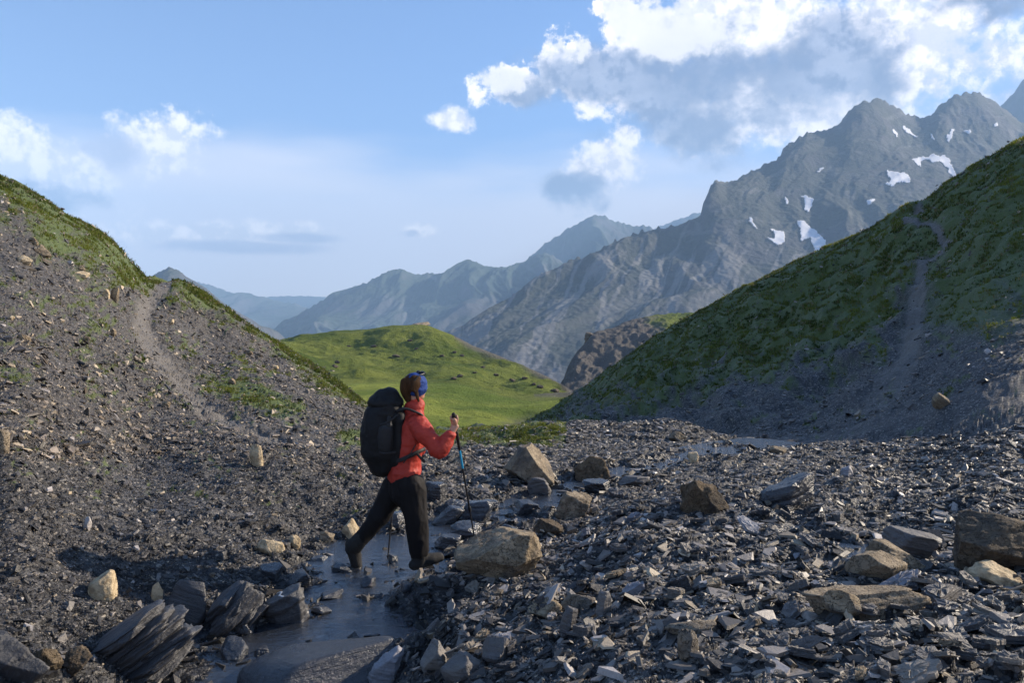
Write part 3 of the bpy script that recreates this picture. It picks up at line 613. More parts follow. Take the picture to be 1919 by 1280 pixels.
# ------------------------------------------------------------------ rocks
rng = np.random.default_rng(7)
def ico(sub):
    bm = bmesh.new(); bmesh.ops.create_icosphere(bm, subdivisions=sub, radius=1.0)
    V = np.array([v.co[:] for v in bm.verts]); Fc = np.array([[v.index for v in f.verts] for f in bm.faces]); bm.free(); return V, Fc
ICO = {k: ico(k) for k in (3, 4, 5, 6)}
def rock_shape(seed, sub=4, planes=11, flat=None, rough=0.05, strata=0.0, soft=0.0, lump=0.10, cuts=None):
    """faceted stone inside the unit box: a sphere cut by random planes, then weathered"""
    r = np.random.default_rng(seed); V, Fc = ICO[sub]; V = V / np.linalg.norm(V, axis=1)[:, None]
    N = r.normal(size=(planes, 3)); N /= np.linalg.norm(N, axis=1)[:, None]; d = r.uniform(0.55, 0.95, planes)
    if flat: N[0] = (r.normal() * .06, r.normal() * .06, 1); N[1] = (r.normal() * .06, r.normal() * .06, -1); d[:2] = flat; N[2:, 2] *= 0.35; N /= np.linalg.norm(N, axis=1)[:, None]
    if cuts:
        for i_, (nv_, dv_) in enumerate(cuts): nv_ = np.array(nv_, float); N[i_] = nv_ / np.linalg.norm(nv_); d[i_] = dv_
    q = V @ N.T; rad = np.min(np.where(q > 0.05, d[None] / np.maximum(q, 0.05), 9.0), axis=1); rad = np.minimum(rad, 1.15)
    P = V * rad[:, None]
    P = P * (1 + lump * fbm3(P, 1.7, 3, seed)[:, None])
    if strata:
        z = P[:, 2] * 7 + 1.5 * fbm3(P, 1.2, 2, seed + 5); stp = hf(np.floor(z), seed) - 0.5
        P[:, :2] *= (1 + strata * stp)[:, None]
    nn = fbm3(P, 5.0, 4, seed + 9, .6); P = P * (1 + rough * nn[:, None])
    P -= (P.max(0) + P.min(0)) / 2; P /= (P.max(0) - P.min(0)) / 2
    return P, Fc
def plate_shape(seed, thick):
    """one slate slab: a broken polygon with terraced, cleaved edges"""
    r = np.random.default_rng(seed); nc_ = int(r.integers(5, 8)); th = np.sort((np.arange(nc_) + r.uniform(-.35, .35, nc_)) * 2 * np.pi / nc_); rad = r.uniform(.65, 1.05, nc_); cn = np.stack([np.cos(th) * rad, np.sin(th) * rad * r.uniform(.5, .85)], 1)
    m = 7; poly = np.concatenate([cn[k] + (cn[(k + 1) % nc_] - cn[k]) * (np.arange(m) / m)[:, None] for k in range(nc_)]); n = len(poly)
    poly = poly * (1 + .035 * r.normal(size=(n, 1))); L = int(r.integers(2, 5)); rings, z, sc = [], -thick, .90
    hs = r.dirichlet(np.ones(L) * 2) * 2 * thick; tiltv = r.normal(size=2) * .06
    for l in range(L):
        o_ = r.normal(size=2) * .035; j0 = 1 + .02 * r.normal(size=(n, 1)); sc2 = r.uniform(.84, 1.0) if l else 1.0
        half = sstep(poly @ np.array([math.cos(seed), math.sin(seed)]), -.3, .4)[:, None] * .25 * (l > 0)
        for e in (0, 1): q = poly * (sc2 - half) * j0 + o_; rings.append(np.column_stack([q, np.full(n, z + hs[l] * e) + (q @ tiltv) + .012 * r.normal(size=n) * e]))
        z += hs[l]
    q = rings[-1].copy(); c_ = q.mean(0)
    for f_ in (.66, .33): t_ = c_ + (q - c_) * f_; t_[:, 2] += .02 * r.normal(size=n); rings.append(t_)
    V = np.concatenate([rings[0].mean(0)[None], *rings, c_[None]]); Fq = []; i_ = np.arange(n); i2 = (i_ + 1) % n
    for k in range(len(rings) - 1): a = 1 + k * n; Fq.append(np.stack([a + i_, a + i2, a + n + i2, a + n + i_], 1))
    e_ = 1 + (len(rings) - 1) * n
    return V, [np.concatenate(Fq), np.concatenate([np.stack([i_ * 0, 1 + i2, 1 + i_], 1), np.stack([e_ + i_, e_ + i2, i_ * 0 + len(V) - 1], 1)])]
def m_lime(t, b):
    P = t.new('ShaderNodeTexCoord').outputs['Object']; rnd = t.new('ShaderNodeObjectInfo').outputs['Random']; W = t.new('ShaderNodeNewGeometry').outputs['Position']
    n1 = t.noise(W, 7, 8, .65); n2 = t.noise(W, 38, 6, .7); n3 = t.noise(W, 3.2, 5, .6, .5)
    c = t.mix(t.ss(n1, .32, .68), (0.17, 0.125, 0.075), (0.40, 0.315, 0.205))
    c = t.mix(t.ss(n3, .50, .66), c, (0.13, 0.115, 0.095))
    c = t.mix(t.m('MULTIPLY', t.ss(n2, .55, .75), .5), c, (0.46, 0.41, 0.33))
    c = t.mix(t.m('MULTIPLY', rnd, .35), c, (0.20, 0.18, 0.16))
    cr = t.voro(t.vm('ADD', W, t.noise(W, 6, 4, .6, out=1)), 7, 'DISTANCE_TO_EDGE')
    c = t.mix(t.ss(cr, 0.03, 0.0), c, (0.06, 0.05, 0.04))
    h = t.m('ADD', t.m('MULTIPLY_ADD', n2, .45, n1), t.m('MULTIPLY', t.ss(cr, 0.0, 0.05), .35))
    t.put(b.inputs['Normal'], t.bump(h, .95, .05)); return c
def m_cream(t, b):
    W = t.new('ShaderNodeNewGeometry').outputs['Position']; n1 = t.noise(W, 14, 7, .65); n2 = t.noise(W, 50, 6, .7)
    c = t.mix(t.ss(n1, .3, .6), (0.27, 0.20, 0.12), (0.60, 0.48, 0.31)); c = t.mix(t.m('MULTIPLY', t.ss(n2, .6, .75), .5), c, (0.12, 0.10, 0.08))
    t.put(b.inputs['Normal'], t.bump(t.m('ADD', n1, n2), .8, .03)); return c
def slate(lo, hi, rough, warm=0.0, tanmix=1.0):
    def f(t, b):
        P = t.new('ShaderNodeTexCoord').outputs['Object']; rnd = t.new('ShaderNodeObjectInfo').outputs['Random']; W = t.new('ShaderNodeNewGeometry').outputs['Position']
        st = t.noise(t.mapping(P, (2.2, 2.2, 22)), 1.0, 6, .6, .4); n2 = t.noise(W, 30, 6, .7); n1 = t.noise(W, 5, 5, .6)
        c = t.mix(t.m('MULTIPLY_ADD', st, .7, t.m('MULTIPLY', n2, .4)), lo, hi)
        c = t.mix(t.m('MULTIPLY', t.ss(n1, .52, .7), .5 * tanmix), c, (0.20, 0.165, 0.125))
        c = t.mix(t.m('MULTIPLY', t.m('GREATER_THAN', rnd, .72), (.45 + warm) * tanmix), c, (0.26, 0.215, 0.16))
        c = t.mix(1.0, c, t.mix(rnd, (0.75, 0.75, 0.78), (1.3, 1.3, 1.3)), 'MULTIPLY')
        t.put(b.inputs['Roughness'], t.m('MULTIPLY_ADD', n1, .35, rough - .15))
        t.put(b.inputs['Normal'], t.bump(t.m('MULTIPLY_ADD', st, 1.0, t.m('MULTIPLY', n2, .5)), .8, .03)); return c
    return f
M_lime = material('limestone', m_lime, .85, .25); M_cream = material('cream_limestone', m_cream, .85, .2)
M_slate = material('slate', slate((0.038, 0.036, 0.035), (0.195, 0.182, 0.170), .55), .5, .45)
M_dark = material('dark_slate', slate((0.014, 0.0145, 0.017), (0.070, 0.070, 0.074), .40, tanmix=.12), .4, .5)
M_wet = material('wet_slate', slate((0.014, 0.016, 0.020), (0.060, 0.063, 0.070), .22, tanmix=0.0), .25, .6)
M_pale = material('pale_slate', slate((0.22, 0.22, 0.235), (0.36, 0.35, 0.36), .6), .6, .35)
M_brown = material('stained_rock', lambda t, b: m_lime(t, b), .85, .2)
def m_brown(t, b):
    c = m_lime(t, b); return t.mix(1.0, c, (0.46, 0.44, 0.43), 'MULTIPLY')
M_brown = material('stained_rock', m_brown, .85, .2)
MATS = dict(lime=M_lime, cream=M_cream, slate=M_slate, dark=M_dark, wet=M_wet, pale=M_pale, brown=M_brown)
def put_rock(name, px, pb, wpx, hpx, mat, seed, label=None, cat='rock', group=None, yaw=0.0, tilt=(0, 0), deep=0.8, sink=0.34, sub=4, lift=0, Y=None, **kw):
    """a stone whose foot stands on the ground seen at photo pixel px, pb and whose outline is about wpx by hpx"""
    g = ground_at(px, pb)
    if g is None: return None
    s = g.y / F; W_, H_ = wpx * s / 2, hpx * s / 2
    P, Fc = rock_shape(seed, sub, **kw)
    P = P * np.array([W_, W_ * deep, H_ * (1 + sink)])
    me = raw_mesh(name, P, Fc)
    o = link(name, me, MATS[mat], smooth=False)
    o.location = (g.x, g.y + W_ * deep * 0.5, g.z + H_ * (1 - sink) + lift); o.rotation_euler = (tilt[0], tilt[1], yaw)
    if sub >= 5: me.polygons.foreach_set('use_smooth', np.ones(len(me.polygons), bool))
    return tag(o, label, cat, group)
B = 'boulder'
H = put_rock
def Hp(name, px, pb, wpx, hpx, mat, seed, label, cat='slab', deep=.8, tilt=(0, 0), yaw=0, lift=0, **kw):
    """a flat slab; hpx is its height in the photo as it lies or leans"""
    g = ground_at(px, pb); s = g.y / F; W_ = wpx * s / 2; V, Fc = plate_shape(seed, .12); V = V * np.array([W_, W_ * max(deep, .55) * 1.3, W_ * (1.0 if deep > .5 else .6)])
    o = link(name, raw_mesh(name, V, Fc), MATS[mat], smooth=False); tx = -tilt[0] if deep < .5 else -tilt[0]
    if deep < .5: tx = math.radians(48)
    R_ = Matrix.Rotation(yaw, 3, 'Z') @ Matrix.Rotation(tilt[1], 3, 'Y') @ Matrix.Rotation(tx, 3, 'X'); zl = (V @ np.array(R_.transposed())); h = -zl[:, 2].min()
    o.rotation_euler = R_.to_euler(); o.location = (g.x, g.y + W_ * .2, g.z + h * .72 + lift); return tag(o, label, cat)
H('limestone_boulder', 932, 1086, 170, 84, 'lime', 12, 'large tan limestone boulder standing in rubble right of the hiker, beside the pole tip', B, sub=6, deep=.7, planes=14, rough=.06, lump=.12, sink=.1,
  cuts=[((-.62, -.15, .80), .40), ((.97, 0, .22), .74), ((.05, -1, .35), .50), ((.25, .15, 1), .74), ((-.2, -.9, -.5), .6), ((.75, -.6, .1), .66), ((-.9, -.3, .2), .95)])
H('limestone_boulder', 992, 908, 96, 70, 'lime', 31, 'tall tan boulder with a sunlit edge leaning in the bank behind the pole', B, sub=6, deep=.8, planes=12, rough=.06, lump=.10, sink=.1,
  cuts=[((.72, -.25, .72), .42), ((-.75, -.2, .55), .60), ((-.35, -.95, .05), .50), ((-.45, -.2, -.9), .5), ((-.15, 0, 1), .60), ((.2, -.95, -.2), .62)])
H('dark_boulder', 1110, 904, 70, 44, 'brown', 44, 'squat dark boulder with a pale right corner, right of the tall tan boulder', B, sub=5, rough=.08, lump=.2)
H('stained_boulder', 1322, 964, 92, 58, 'brown', 52, 'brown stained boulder on the rubble hump beside the smooth pale slab', B, sub=5, rough=.08, lump=.25)
Hp('pale_slab', 1407, 1003, 66, 46, 'pale', 61, 'smooth pale leaf-shaped slab leaning beside the brown stained boulder', 'slab', deep=.3, tilt=(-.25, .55), flat=.9, planes=9, rough=.015, lump=.05, sink=0)
H('slate_ledge', 1485, 950, 118, 46, 'wet', 67, 'long black slate ledge jutting over the gully at the right', 'ledge', flat=.7, planes=10, strata=.12, tilt=(0.1, -.30), deep=.5)
H('brown_boulder', 1890, 1076, 170, 100, 'brown', 73, 'big cracked brown boulder at the right edge of the rubble', B, sub=6, rough=.06, lump=.08, planes=14, strata=.05, sink=.1,
  cuts=[((-.50, -.25, .85), .56), ((-.85, -.5, -.25), .74), ((.15, -.95, .45), .56), ((.3, .1, 1), .80), ((-.2, -.8, -.6), .60), ((.5, -.9, 0), .7)])
H('limestone_rock', 1690, 1066, 108, 40, 'lime', 81, 'pale tan wedge-shaped rock left of the big brown boulder', sub=5, tilt=(0, .22))
H('limestone_rock', 1655, 1090, 112, 44, 'lime', 88, 'grey tan hump of rock just below the pale wedge-shaped rock', sub=5)
H('slate_rock', 1722, 1040, 96, 34, 'slate', 94, 'curved grey slate rock above the pale wedge-shaped rock', sub=5, flat=.8, strata=.08, tilt=(0, .15))
H('cream_rock', 1872, 1102, 100, 42, 'cream', 99, 'rounded cream rock lying below the big cracked brown boulder', sub=5, lump=.2, tilt=(0, .2))
H('limestone_rock', 1583, 1150, 72, 38, 'lime', 104, 'lumpy tan rock behind the long low tan ledge', sub=5)
H('limestone_ledge', 1630, 1172, 260, 38, 'lime', 111, 'long low tan ledge lying across the rubble at the right', 'ledge', sub=5, flat=.7, strata=.1, deep=.28, planes=10, yaw=.08)
H('limestone_rock', 1076, 970, 72, 42, 'lime', 117, 'rough tan rock on the near side of the stream, right of the pole', sub=5, rough=.1)
H('veined_rock', 1028, 1010, 56, 26, 'brown', 121, 'small brownish rock just behind the large tan boulder', sub=5, rough=.1)
Hp('flat_slab', 1200, 886, 44, 17, 'pale', 127, 'flat pinkish oval slab lying at the edge of the far stream', 'slab', flat=.8, rough=.02)
H('cream_block', 188, 1124, 52, 50, 'cream', 131, 'cream coloured square block standing on the dark bank at the left', 'block', sub=5, planes=8, yaw=.5, lump=.06)
H('cream_block', 294, 1128, 24, 34, 'cream', 136, 'small cream block standing upright behind the layered slate outcrop', 'block', planes=8)
H('yellow_rock', 505, 1040, 54, 27, 'cream', 141, 'brick-shaped yellow rock at the water edge left of the hiker', deep=.5, planes=8, lump=.08)
H('yellow_rock', 551, 1029, 22, 23, 'cream', 146, 'small yellow stone right of the brick-shaped yellow rock', 'stone', planes=8)
H('limestone_rock', 656, 1010, 36, 30, 'cream', 151, 'cream rock just behind the hiker\'s rear boot')
H('limestone_rock', 612, 1016, 28, 18, 'lime', 156, 'small brown tan stone left of the rear boot', 'stone')
H('cream_stone', 479, 880, 27, 42, 'cream', 161, 'cream upright stone alone on the slope left of the backpack', 'stone', planes=8)
H('limestone_rock', -2, 852, 36, 48, 'lime', 166, 'tan rock half cut off at the left edge of the bank')
H('white_stone', 162, 995, 15, 25, 'pale', 171, 'small white oval stone standing on the dark bank', 'stone')
H('slate_block', 352, 1178, 78, 80, 'dark', 178, 'smooth dark slate block leaning against the layered outcrop', 'block', sub=5, flat=.9, planes=8, deep=.45, tilt=(-.35, .3), lump=.04, rough=.02, sink=.05)
def outcrop(name, px, pb, wpx, hpx, n, seed, label, tilt, yaw, mat='dark'):
    """layers of slate standing on edge, stacked into one piece of bedrock"""
    g = ground_at(px, pb); s = g.y / F; W_, H_ = wpx * s / 2, hpx * s / 2; r = np.random.default_rng(seed); Vs, Fs, off = [], [], 0
    R_ = np.array((Matrix.Rotation(yaw, 3, 'Z') @ Matrix.Rotation(tilt, 3, 'Y')).to_3x3())
    for i in range(n):
        u = (i + .5) / n * 2 - 1; P, Fc = rock_shape(seed + 11 * i, 5, planes=9, flat=.85, rough=.05, strata=.10, lump=.10)
        P = P * np.array([W_ * r.uniform(.75, 1.05) * (1 - .25 * abs(u)), W_ * .55 * r.uniform(.8, 1.1), H_ * 2.0 / n * r.uniform(.8, 1.4)])
        P = P + np.array([r.uniform(-.10, .10) * W_, r.uniform(-.08, .08) * W_, u * H_ * .85]); Vs.append(P); Fs.append(Fc + off); off += len(P)
    o = link(name, raw_mesh(name, np.concatenate(Vs), np.concatenate(Fs)), MATS[mat]); o.location = (g.x, g.y + W_ * .25, g.z + H_ * .50); o.rotation_euler = Matrix(R_.tolist()).to_euler(); return tag(o, label, 'outcrop')
outcrop('slate_outcrop', 250, 1262, 225, 125, 8, 183, 'large layered slate outcrop tilted into the stream at the lower left', -.60, .15)
outcrop('slate_outcrop', 440, 1176, 130, 84, 6, 1189, 'jagged dark slate outcrop between the smooth block and the veined rock', -.75, .3)
VR = H('veined_outcrop', 535, 1172, 92, 60, 'dark', 197, 'low slate outcrop crossed by a white vein beside the stream', 'outcrop', sub=5, flat=.8, strata=.16, tilt=(.2, -.35), deep=.7, rough=.05)
H('slate_rock', 14, 1278, 72, 100, 'dark', 203, 'slate rock with a pale lower edge in the lower left corner', sub=5, flat=.8, strata=.15, tilt=(0, -.9))
H('mottled_rock', 82, 1256, 58, 38, 'brown', 207, 'mottled rusty rock left of the layered outcrop', sub=5, rough=.12)
H('mottled_rock', 138, 1262, 56, 40, 'brown', 213, 'darker mottled rock touching the layered outcrop', sub=5, rough=.12)
H('pale_rock', 722, 1282, 62, 70, 'pale', 219, 'pale grey angular rock standing at the bottom edge near the stream', sub=5, strata=.1, tilt=(0, .2), rough=.06)
H('slate_block', 862, 1276, 78, 44, 'slate', 226, 'grey slate block with a tan top edge at the bottom', 'block', sub=5, planes=9)
H('slate_block', 815, 1262, 60, 48, 'slate', 233, 'blue grey slate block right of the pale angular rock', 'block', sub=5)
H('slate_block', 930, 1240, 56, 40, 'slate', 239, 'square blue grey block in the rubble below the large boulder', 'block', planes=8)
H('limestone_rock', 1022, 1160, 66, 34, 'lime', 243, 'tan rock with a bitten edge right below the large boulder', sub=5, rough=.1)
H('limestone_rock', 1085, 1142, 66, 26, 'lime', 249, 'flat tan rock touching the leaning dark plate', sub=5, deep=.5)
Hp('slate_plate', 1080, 1116, 70, 46, 'dark', 254, 'leaning dark slate plate right of the large boulder', 'slab', flat=.85, deep=.2, tilt=(-.5, -.55), planes=9, rough=.02, lump=.04)
H('slate_rock', 1065, 1202, 28, 46, 'slate', 259, 'short upright column of grey slate', strata=.1, tilt=(0, .25))
H('slate_rock', 1132, 1152, 30, 42, 'slate', 263, 'rounded grey rock right of the flat tan rock')
Hp('slate_slab', 1716, 1282, 116, 60, 'slate', 269, 'long thick grey slab at the bottom right', 'slab', flat=.75, strata=.08, tilt=(0, -.35), planes=10, sub=5)
Hp('slate_slab', 1655, 1218, 90, 38, 'slate', 274, 'flat grey slab with rough top above the long thick slab', 'slab', flat=.75, planes=10, sub=5)
Hp('slate_slab', 1638, 1180, 76, 30, 'slate', 279, 'grey slab lying just below the long tan ledge', 'slab', flat=.75, planes=10, sub=5)
Hp('slate_plate', 1800, 1232, 90, 62, 'slate', 284, 'broken angular plate of slate standing at the lower right', 'slab', flat=.85, deep=.25, tilt=(-.5, .25), planes=8, rough=.02)
Hp('slate_slab', 1790, 1150, 96, 36, 'dark', 289, 'dark slab under a pale broken plate at the right', 'slab', flat=.8, planes=9, sub=5)
Hp('slate_slab', 1895, 1205, 120, 40, 'dark', 293, 'wide dark slab running out at the right edge', 'slab', flat=.8, planes=9, sub=5)
Hp('slate_plate', 1515, 1225, 76, 56, 'slate', 297, 'upright grey plate among the rubble left of the thick slab', 'slab', flat=.85, deep=.3, tilt=(-.3, -.3), planes=8)
H('cream_rock', 1290, 1235, 44, 56, 'lime', 301, 'broken tan and cream rock low in the middle of the rubble', sub=5, rough=.12)
H('limestone_rock', 1298, 1195, 96, 26, 'lime', 306, 'low tan slab behind the broken tan and cream rock', sub=5, deep=.5, tilt=(0, -.2))
H('rusty_rock', 1768, 764, 34, 24, 'lime', 311, 'rusty tan rock alone on the dark right slope', planes=9)
H('tan_rock', 1270, 826, 32, 16, 'lime', 316, 'tan rock on the crest of the rubble below the grassy slope')
H('yellow_rock', 1300, 868, 20, 18, 'cream', 321, 'small yellow stone by the far stream left of the pools', 'stone')
H('tan_rock', 1460, 850, 34, 13, 'lime', 326, 'low tan rock between the two far pools')
H('slate_rock', 1590, 898, 24, 20, 'pale', 331, 'pale grey stone at the foot of the right slope', 'stone')
for i, q in enumerate([(840, 984, 64, 30, 'long dark rock in the stream just left of the pole'), (895, 976, 60, 34, 'dark angular rock in the stream right of the pole'), (912, 958, 44, 20, 'low dark stone beyond the angular stream rock'), (815, 940, 40, 32, 'upright dark stone at the far bank beside the hiker\'s hip'),
                       (850, 962, 46, 24, 'dark stone behind the long dark stream rock'), (740, 985, 40, 22, 'dark stone seen between the hiker\'s legs'), (872, 1008, 60, 26, 'dark wet stone touching the pole tip'), (838, 1030, 50, 24, 'dark wet stone in front of the raised boot toe'),
                       (1010, 925, 44, 30, 'grey rock below the tall tan boulder'), (985, 962, 54, 20, 'low dark rock splitting the stream'), (955, 1008, 36, 18, 'small dark stone behind the large boulder'), (1120, 925, 60, 18, 'flat dark rock by the stream below the squat boulder'),
                       (1190, 912, 60, 16, 'flat grey rock between stream and rubble'), (885, 1062, 56, 30, 'dark rubble rock between the front boot and the large boulder')]):
    H('stream_rock', *q[:4], 'wet' if i not in (8, 12) else 'slate', 340 + i * 3, q[4], flat=.8 if i % 2 else None, strata=.06, tilt=(0, -.2 + .1 * (i % 4)), sub=5 if q[2] > 50 else 4)
WS = ['just below the rear boot', 'between the two boots', 'standing upright beside the hidden pole tip', 'well below the rear boot', 'left of and below the rear boot', 'near the brick-shaped yellow rock', 'touching the water left of the rear boot', 'just below the front boot', 'in front of the jagged outcrop', 'right of the veined outcrop, lower one', 'above the pale angular rock', 'between the large outcrop and the smooth plate', 'on the left end of the smooth plate', 'above the left end of the smooth plate', 'right of the veined outcrop, upper one']
for i, q in enumerate([(640, 1075, 40, 16), (690, 1100, 34, 16), (735, 1062, 22, 22), (620, 1128, 46, 16), (560, 1098, 60, 24), (505, 1082, 50, 20), (600, 1062, 44, 16), (760, 1108, 30, 14), (455, 1190, 46, 22), (585, 1205, 34, 14), (650, 1240, 50, 20), (430, 1240, 60, 30), (520, 1265, 54, 26), (490, 1235, 40, 20), (600, 1160, 40, 14)]):
    H('wet_stone', *q, 'wet', 400 + i * 5, 'dark wet stone in the shallow water ' + WS[i], 'stone', 'wet stones in the shallow stream', flat=.8 if i % 3 else None, yaw=i * 1.1, tilt=(.1 * (i % 3), .15), sub=4)
H('wet_slab', 590, 1300, 330, 62, 'wet', 480, 'broad smooth wet slate plate under the water at the bottom edge', 'slab', flat=.9, planes=9, rough=.015, lump=.05, sub=5, deep=.6, tilt=(0, -.12))
# white vein, part of the veined outcrop
if VR:
    Vl = []; pts = [(-.35, .9), (-.2, .5), (-.05, .45), (.05, .1), (.0, -.2), (.15, -.5), (.3, -.8)]
    dg = bpy.context.evaluated_depsgraph_get(); me = VR.data; dims = np.array([v.co[:] for v in me.vertices]); hx, hy, hz_ = dims.max(0)
    from mathutils.bvhtree import BVHTree
    bv = BVHTree.FromPolygons([v.co for v in me.vertices], [p.vertices for p in me.polygons]); rows_ = []
    for k in np.linspace(0, len(pts) - 1, 40):
        i = min(int(k), len(pts) - 2); u = k - i; a = [pts[i][j] * (1 - u) + pts[i + 1][j] * u for j in (0, 1)]; wv_ = .035 + .03 * math.sin(k * 5) ** 2; r = []
        for e in (-1, 0, 1):
            x, y = (a[0] + e * wv_) * hx, a[1] * hy * .9; h = bv.ray_cast(Vector((x, y, 5)), Vector((0, 0, -1)))[0]
            r.append((x, y, (h.z if h else 0) + .004 + .003 * (e == 0)))
        rows_.append(r)
    link('vein', raw_mesh('vein', np.array(rows_).reshape(-1, 3), grid_faces(len(rows_), 3)), material('quartz', lambda t, b: (0.62, 0.60, 0.57), .6, .3), VR)
# stones on the left hillside
HS = [(45, 498, 30, 16, 'tan stone at the lower rim of the left hill\'s grass cap'), (75, 478, 34, 20, 'larger tan rock in the row below the grass cap'), (62, 460, 20, 14, 'small tan stone above the row of rocks on the left hill'), (150, 520, 30, 12, 'flat tan stone right of the row of rocks on the left hill'),
      (152, 508, 12, 12, 'small upright stone above the flat tan stone on the left hill'), (214, 566, 16, 26, 'upright cream stone just left of the footpath near its top'), (198, 560, 14, 18, 'small cream stone left of the upright stone by the path'), (210, 630, 14, 14, 'tan stone left of the footpath bend'), (42, 640, 26, 14, 'pale tan stone low on the scree at the left edge'),
      (320, 610, 10, 10, 'white stone just right of the footpath'), (465, 666, 16, 9, 'orange tan stone near the right skyline of the left hill'), (486, 671, 14, 8, 'brown tan stone beside the orange tan stone on the left hill'), (514, 692, 14, 7, 'pale grey flat stone low on the right flank of the left hill'), (310, 765, 18, 12, 'tan stone left of the lower footpath'), (434, 722, 14, 10, 'cream stone above the green patch beside the path'), (20, 600, 12, 8, 'small rusty stone at the left edge'), (160, 640, 14, 10, 'grey stone in the middle of the left scree')]
for i, q in enumerate(HS): H('hillside_stone', *q[:4], 'lime' if i % 3 else 'cream', 520 + i, q[4], 'stone', 'stones on the left hillside', sub=3, planes=9)
MR = ['above and left of the hiker\'s head', 'nearest straight above the hiker\'s head', 'in the middle, left one of a pair', 'in the middle, right one of a pair', 'in a pair level with the headband, right one', 'in a pair level with the headband, left one', 'high up on the left shoulder', 'above the pair in the middle', 'where the right flank begins to drop', 'halfway down the right flank', 'low on the right flank', 'at the right foot, largest of the flank', 'right of the middle pair', 'near the left skyline, lower one', 'near the left skyline, upper one', 'highest one left of the tan crag', 'below the tan crag', 'on the right flank, just above halfway', 'on the right flank, just below halfway', 'between the middle pair and the right flank']
for i, q in enumerate([(743, 670, 16, 6), (768, 640, 10, 5), (852, 662, 8, 5), (866, 668, 9, 5), (863, 708, 13, 7), (851, 712, 12, 6), (700, 650, 12, 5), (828, 668, 10, 4), (930, 706, 10, 6), (960, 717, 12, 7), (1012, 728, 14, 7), (1040, 736, 18, 8), (905, 690, 10, 4), (628, 690, 12, 8), (632, 682, 10, 7), (655, 650, 9, 4), (780, 655, 8, 4), (985, 712, 12, 5), (1000, 722, 10, 5), (890, 700, 9, 4)]):
    cs_, X_, Y_, Z_, _ = HG; c_ = int(np.argmin(np.abs(cs_ - q[0]))); pr = HY + (ZC - Z_[:, c_]) / Y_[:, c_] * F; k = int(np.argmax(pr <= q[1]))
    s = Y_[k, c_] / F; P, Fc = rock_shape(600 + i, 3, lump=.2); P *= np.array([q[2] * s / 2, q[2] * s / 3, q[3] * s / 2])
    o = link('meadow_rock', raw_mesh('meadow_rock', P, Fc), M_brown, smooth=False); o.location = (X_[k, c_], Y_[k, c_], Z_[k, c_] + q[3] * s * .3); tag(o, 'grey rock on the sunny green hill ' + MR[i], 'rock', 'rocks scattered on the meadow hill')
# little crag on top of the meadow hill
P, Fc = rock_shape(650, 5, lump=.3, rough=.1); P *= np.array([3.2, 3, 1.0]); o = link('rock_crag', raw_mesh('rock_crag', P, Fc), M_lime); o.location = at(788, 609, 255); tag(o, 'small tan crag on the very top of the green hill', 'crag')
P, Fc = rock_shape(651, 5, lump=.3, rough=.1, strata=.1); P *= np.array([3.4, 4.2, 3.4]); o = link('rock_crag', raw_mesh('rock_crag', P, Fc), M_brown); o.location = at(1112, 640, 282); tag(o, 'dark crag on the shoulder of the grey scree spur', 'crag')

# ------------------------------------------------------------------ medium slabs, each a thing of its own
pool = []
for i in range(16): pool.append(plate_shape(700 + i, [.10, .14, .18, .26][i % 4]))
pm = {}
def slab_me(i, m):
    if (i, m) not in pm:
        me = raw_mesh('slate_slab', *pool[i]); me.materials.append(MATS[m]); me.polygons.foreach_set('use_smooth', np.zeros(len(me.polygons), bool)); pm[i, m] = me
    return pm[i, m]
ZONES = [  # px0, px1, py0, py1, count, size range in photo px, label, group
 (1500, 1919, 1090, 1279, 62, (34, 125), 'grey slate slab in the coarse rubble around the long tan ledge, lower right', 'slabs in the coarse rubble at the lower right'),
 (1080, 1500, 1080, 1279, 56, (22, 84), 'grey slate slab in the rubble below and right of the large tan boulder', 'slabs in the rubble at the bottom centre'),
 (780, 1080, 1100, 1279, 34, (22, 74), 'grey slate slab between the large tan boulder and the bottom edge', 'slabs in front of the large boulder'),
 (1050, 1600, 930, 1080, 50, (18, 56), 'grey slate slab on the humped rubble between stream and brown boulder', 'slabs on the rubble hump'),
 (1050, 1500, 820, 930, 26, (12, 26), 'small slate slab on the far rubble near the stream pools', 'slabs on the far rubble'),
 (0, 560, 800, 1100, 44, (12, 34), 'small slate slab lying on the dark scree bank at the left', 'slabs on the dark bank'),
 (640, 1000, 860, 960, 14, (12, 26), 'small slate slab on the far bank beyond the hiker', 'slabs on the far bank')]
slabs = []
for x0, x1, y0, y1, n, sr, lab, grp in ZONES:
    for k in range(n):
        px, py = rng.uniform(x0, x1), rng.uniform(y0, y1); g = ground_at(px, py)
        if g is None: continue
        s = g.y / F; sz = (sr[0] + (sr[1] - sr[0]) * rng.random() ** 2.0) * s / 2
        m = rng.choice(['slate', 'slate', 'dark', 'pale', 'lime'], p=[.44, .2, .24, .05, .07]) if x0 > 600 else rng.choice(['slate', 'dark', 'pale', 'lime'], p=[.35, .45, .08, .12])
        o = bpy.data.objects.new('slate_slab', slab_me(int(rng.integers(16)), m)); COL.objects.link(o)
        nrm = normal_at(g.x, g.y, .2); q = nrm.to_track_quat('Z', 'Y').to_matrix().to_4x4() @ Matrix.Rotation(rng.uniform(0, 6.28), 4, 'Z') @ Matrix.Rotation(rng.normal() * .20, 4, 'X') @ Matrix.Rotation(rng.normal() * .18, 4, 'Y')
        o.matrix_world = Matrix.Translation(g + Vector((0, 0, sz * .13 + .012))) @ q @ Matrix.Diagonal((sz, sz * rng.uniform(.6, 1.1), sz * rng.uniform(.7, 1.3), 1))
        slabs.append((o, px, py, {'slate': 'grey', 'dark': 'dark', 'pale': 'pale', 'lime': 'tan'}[m], grp))

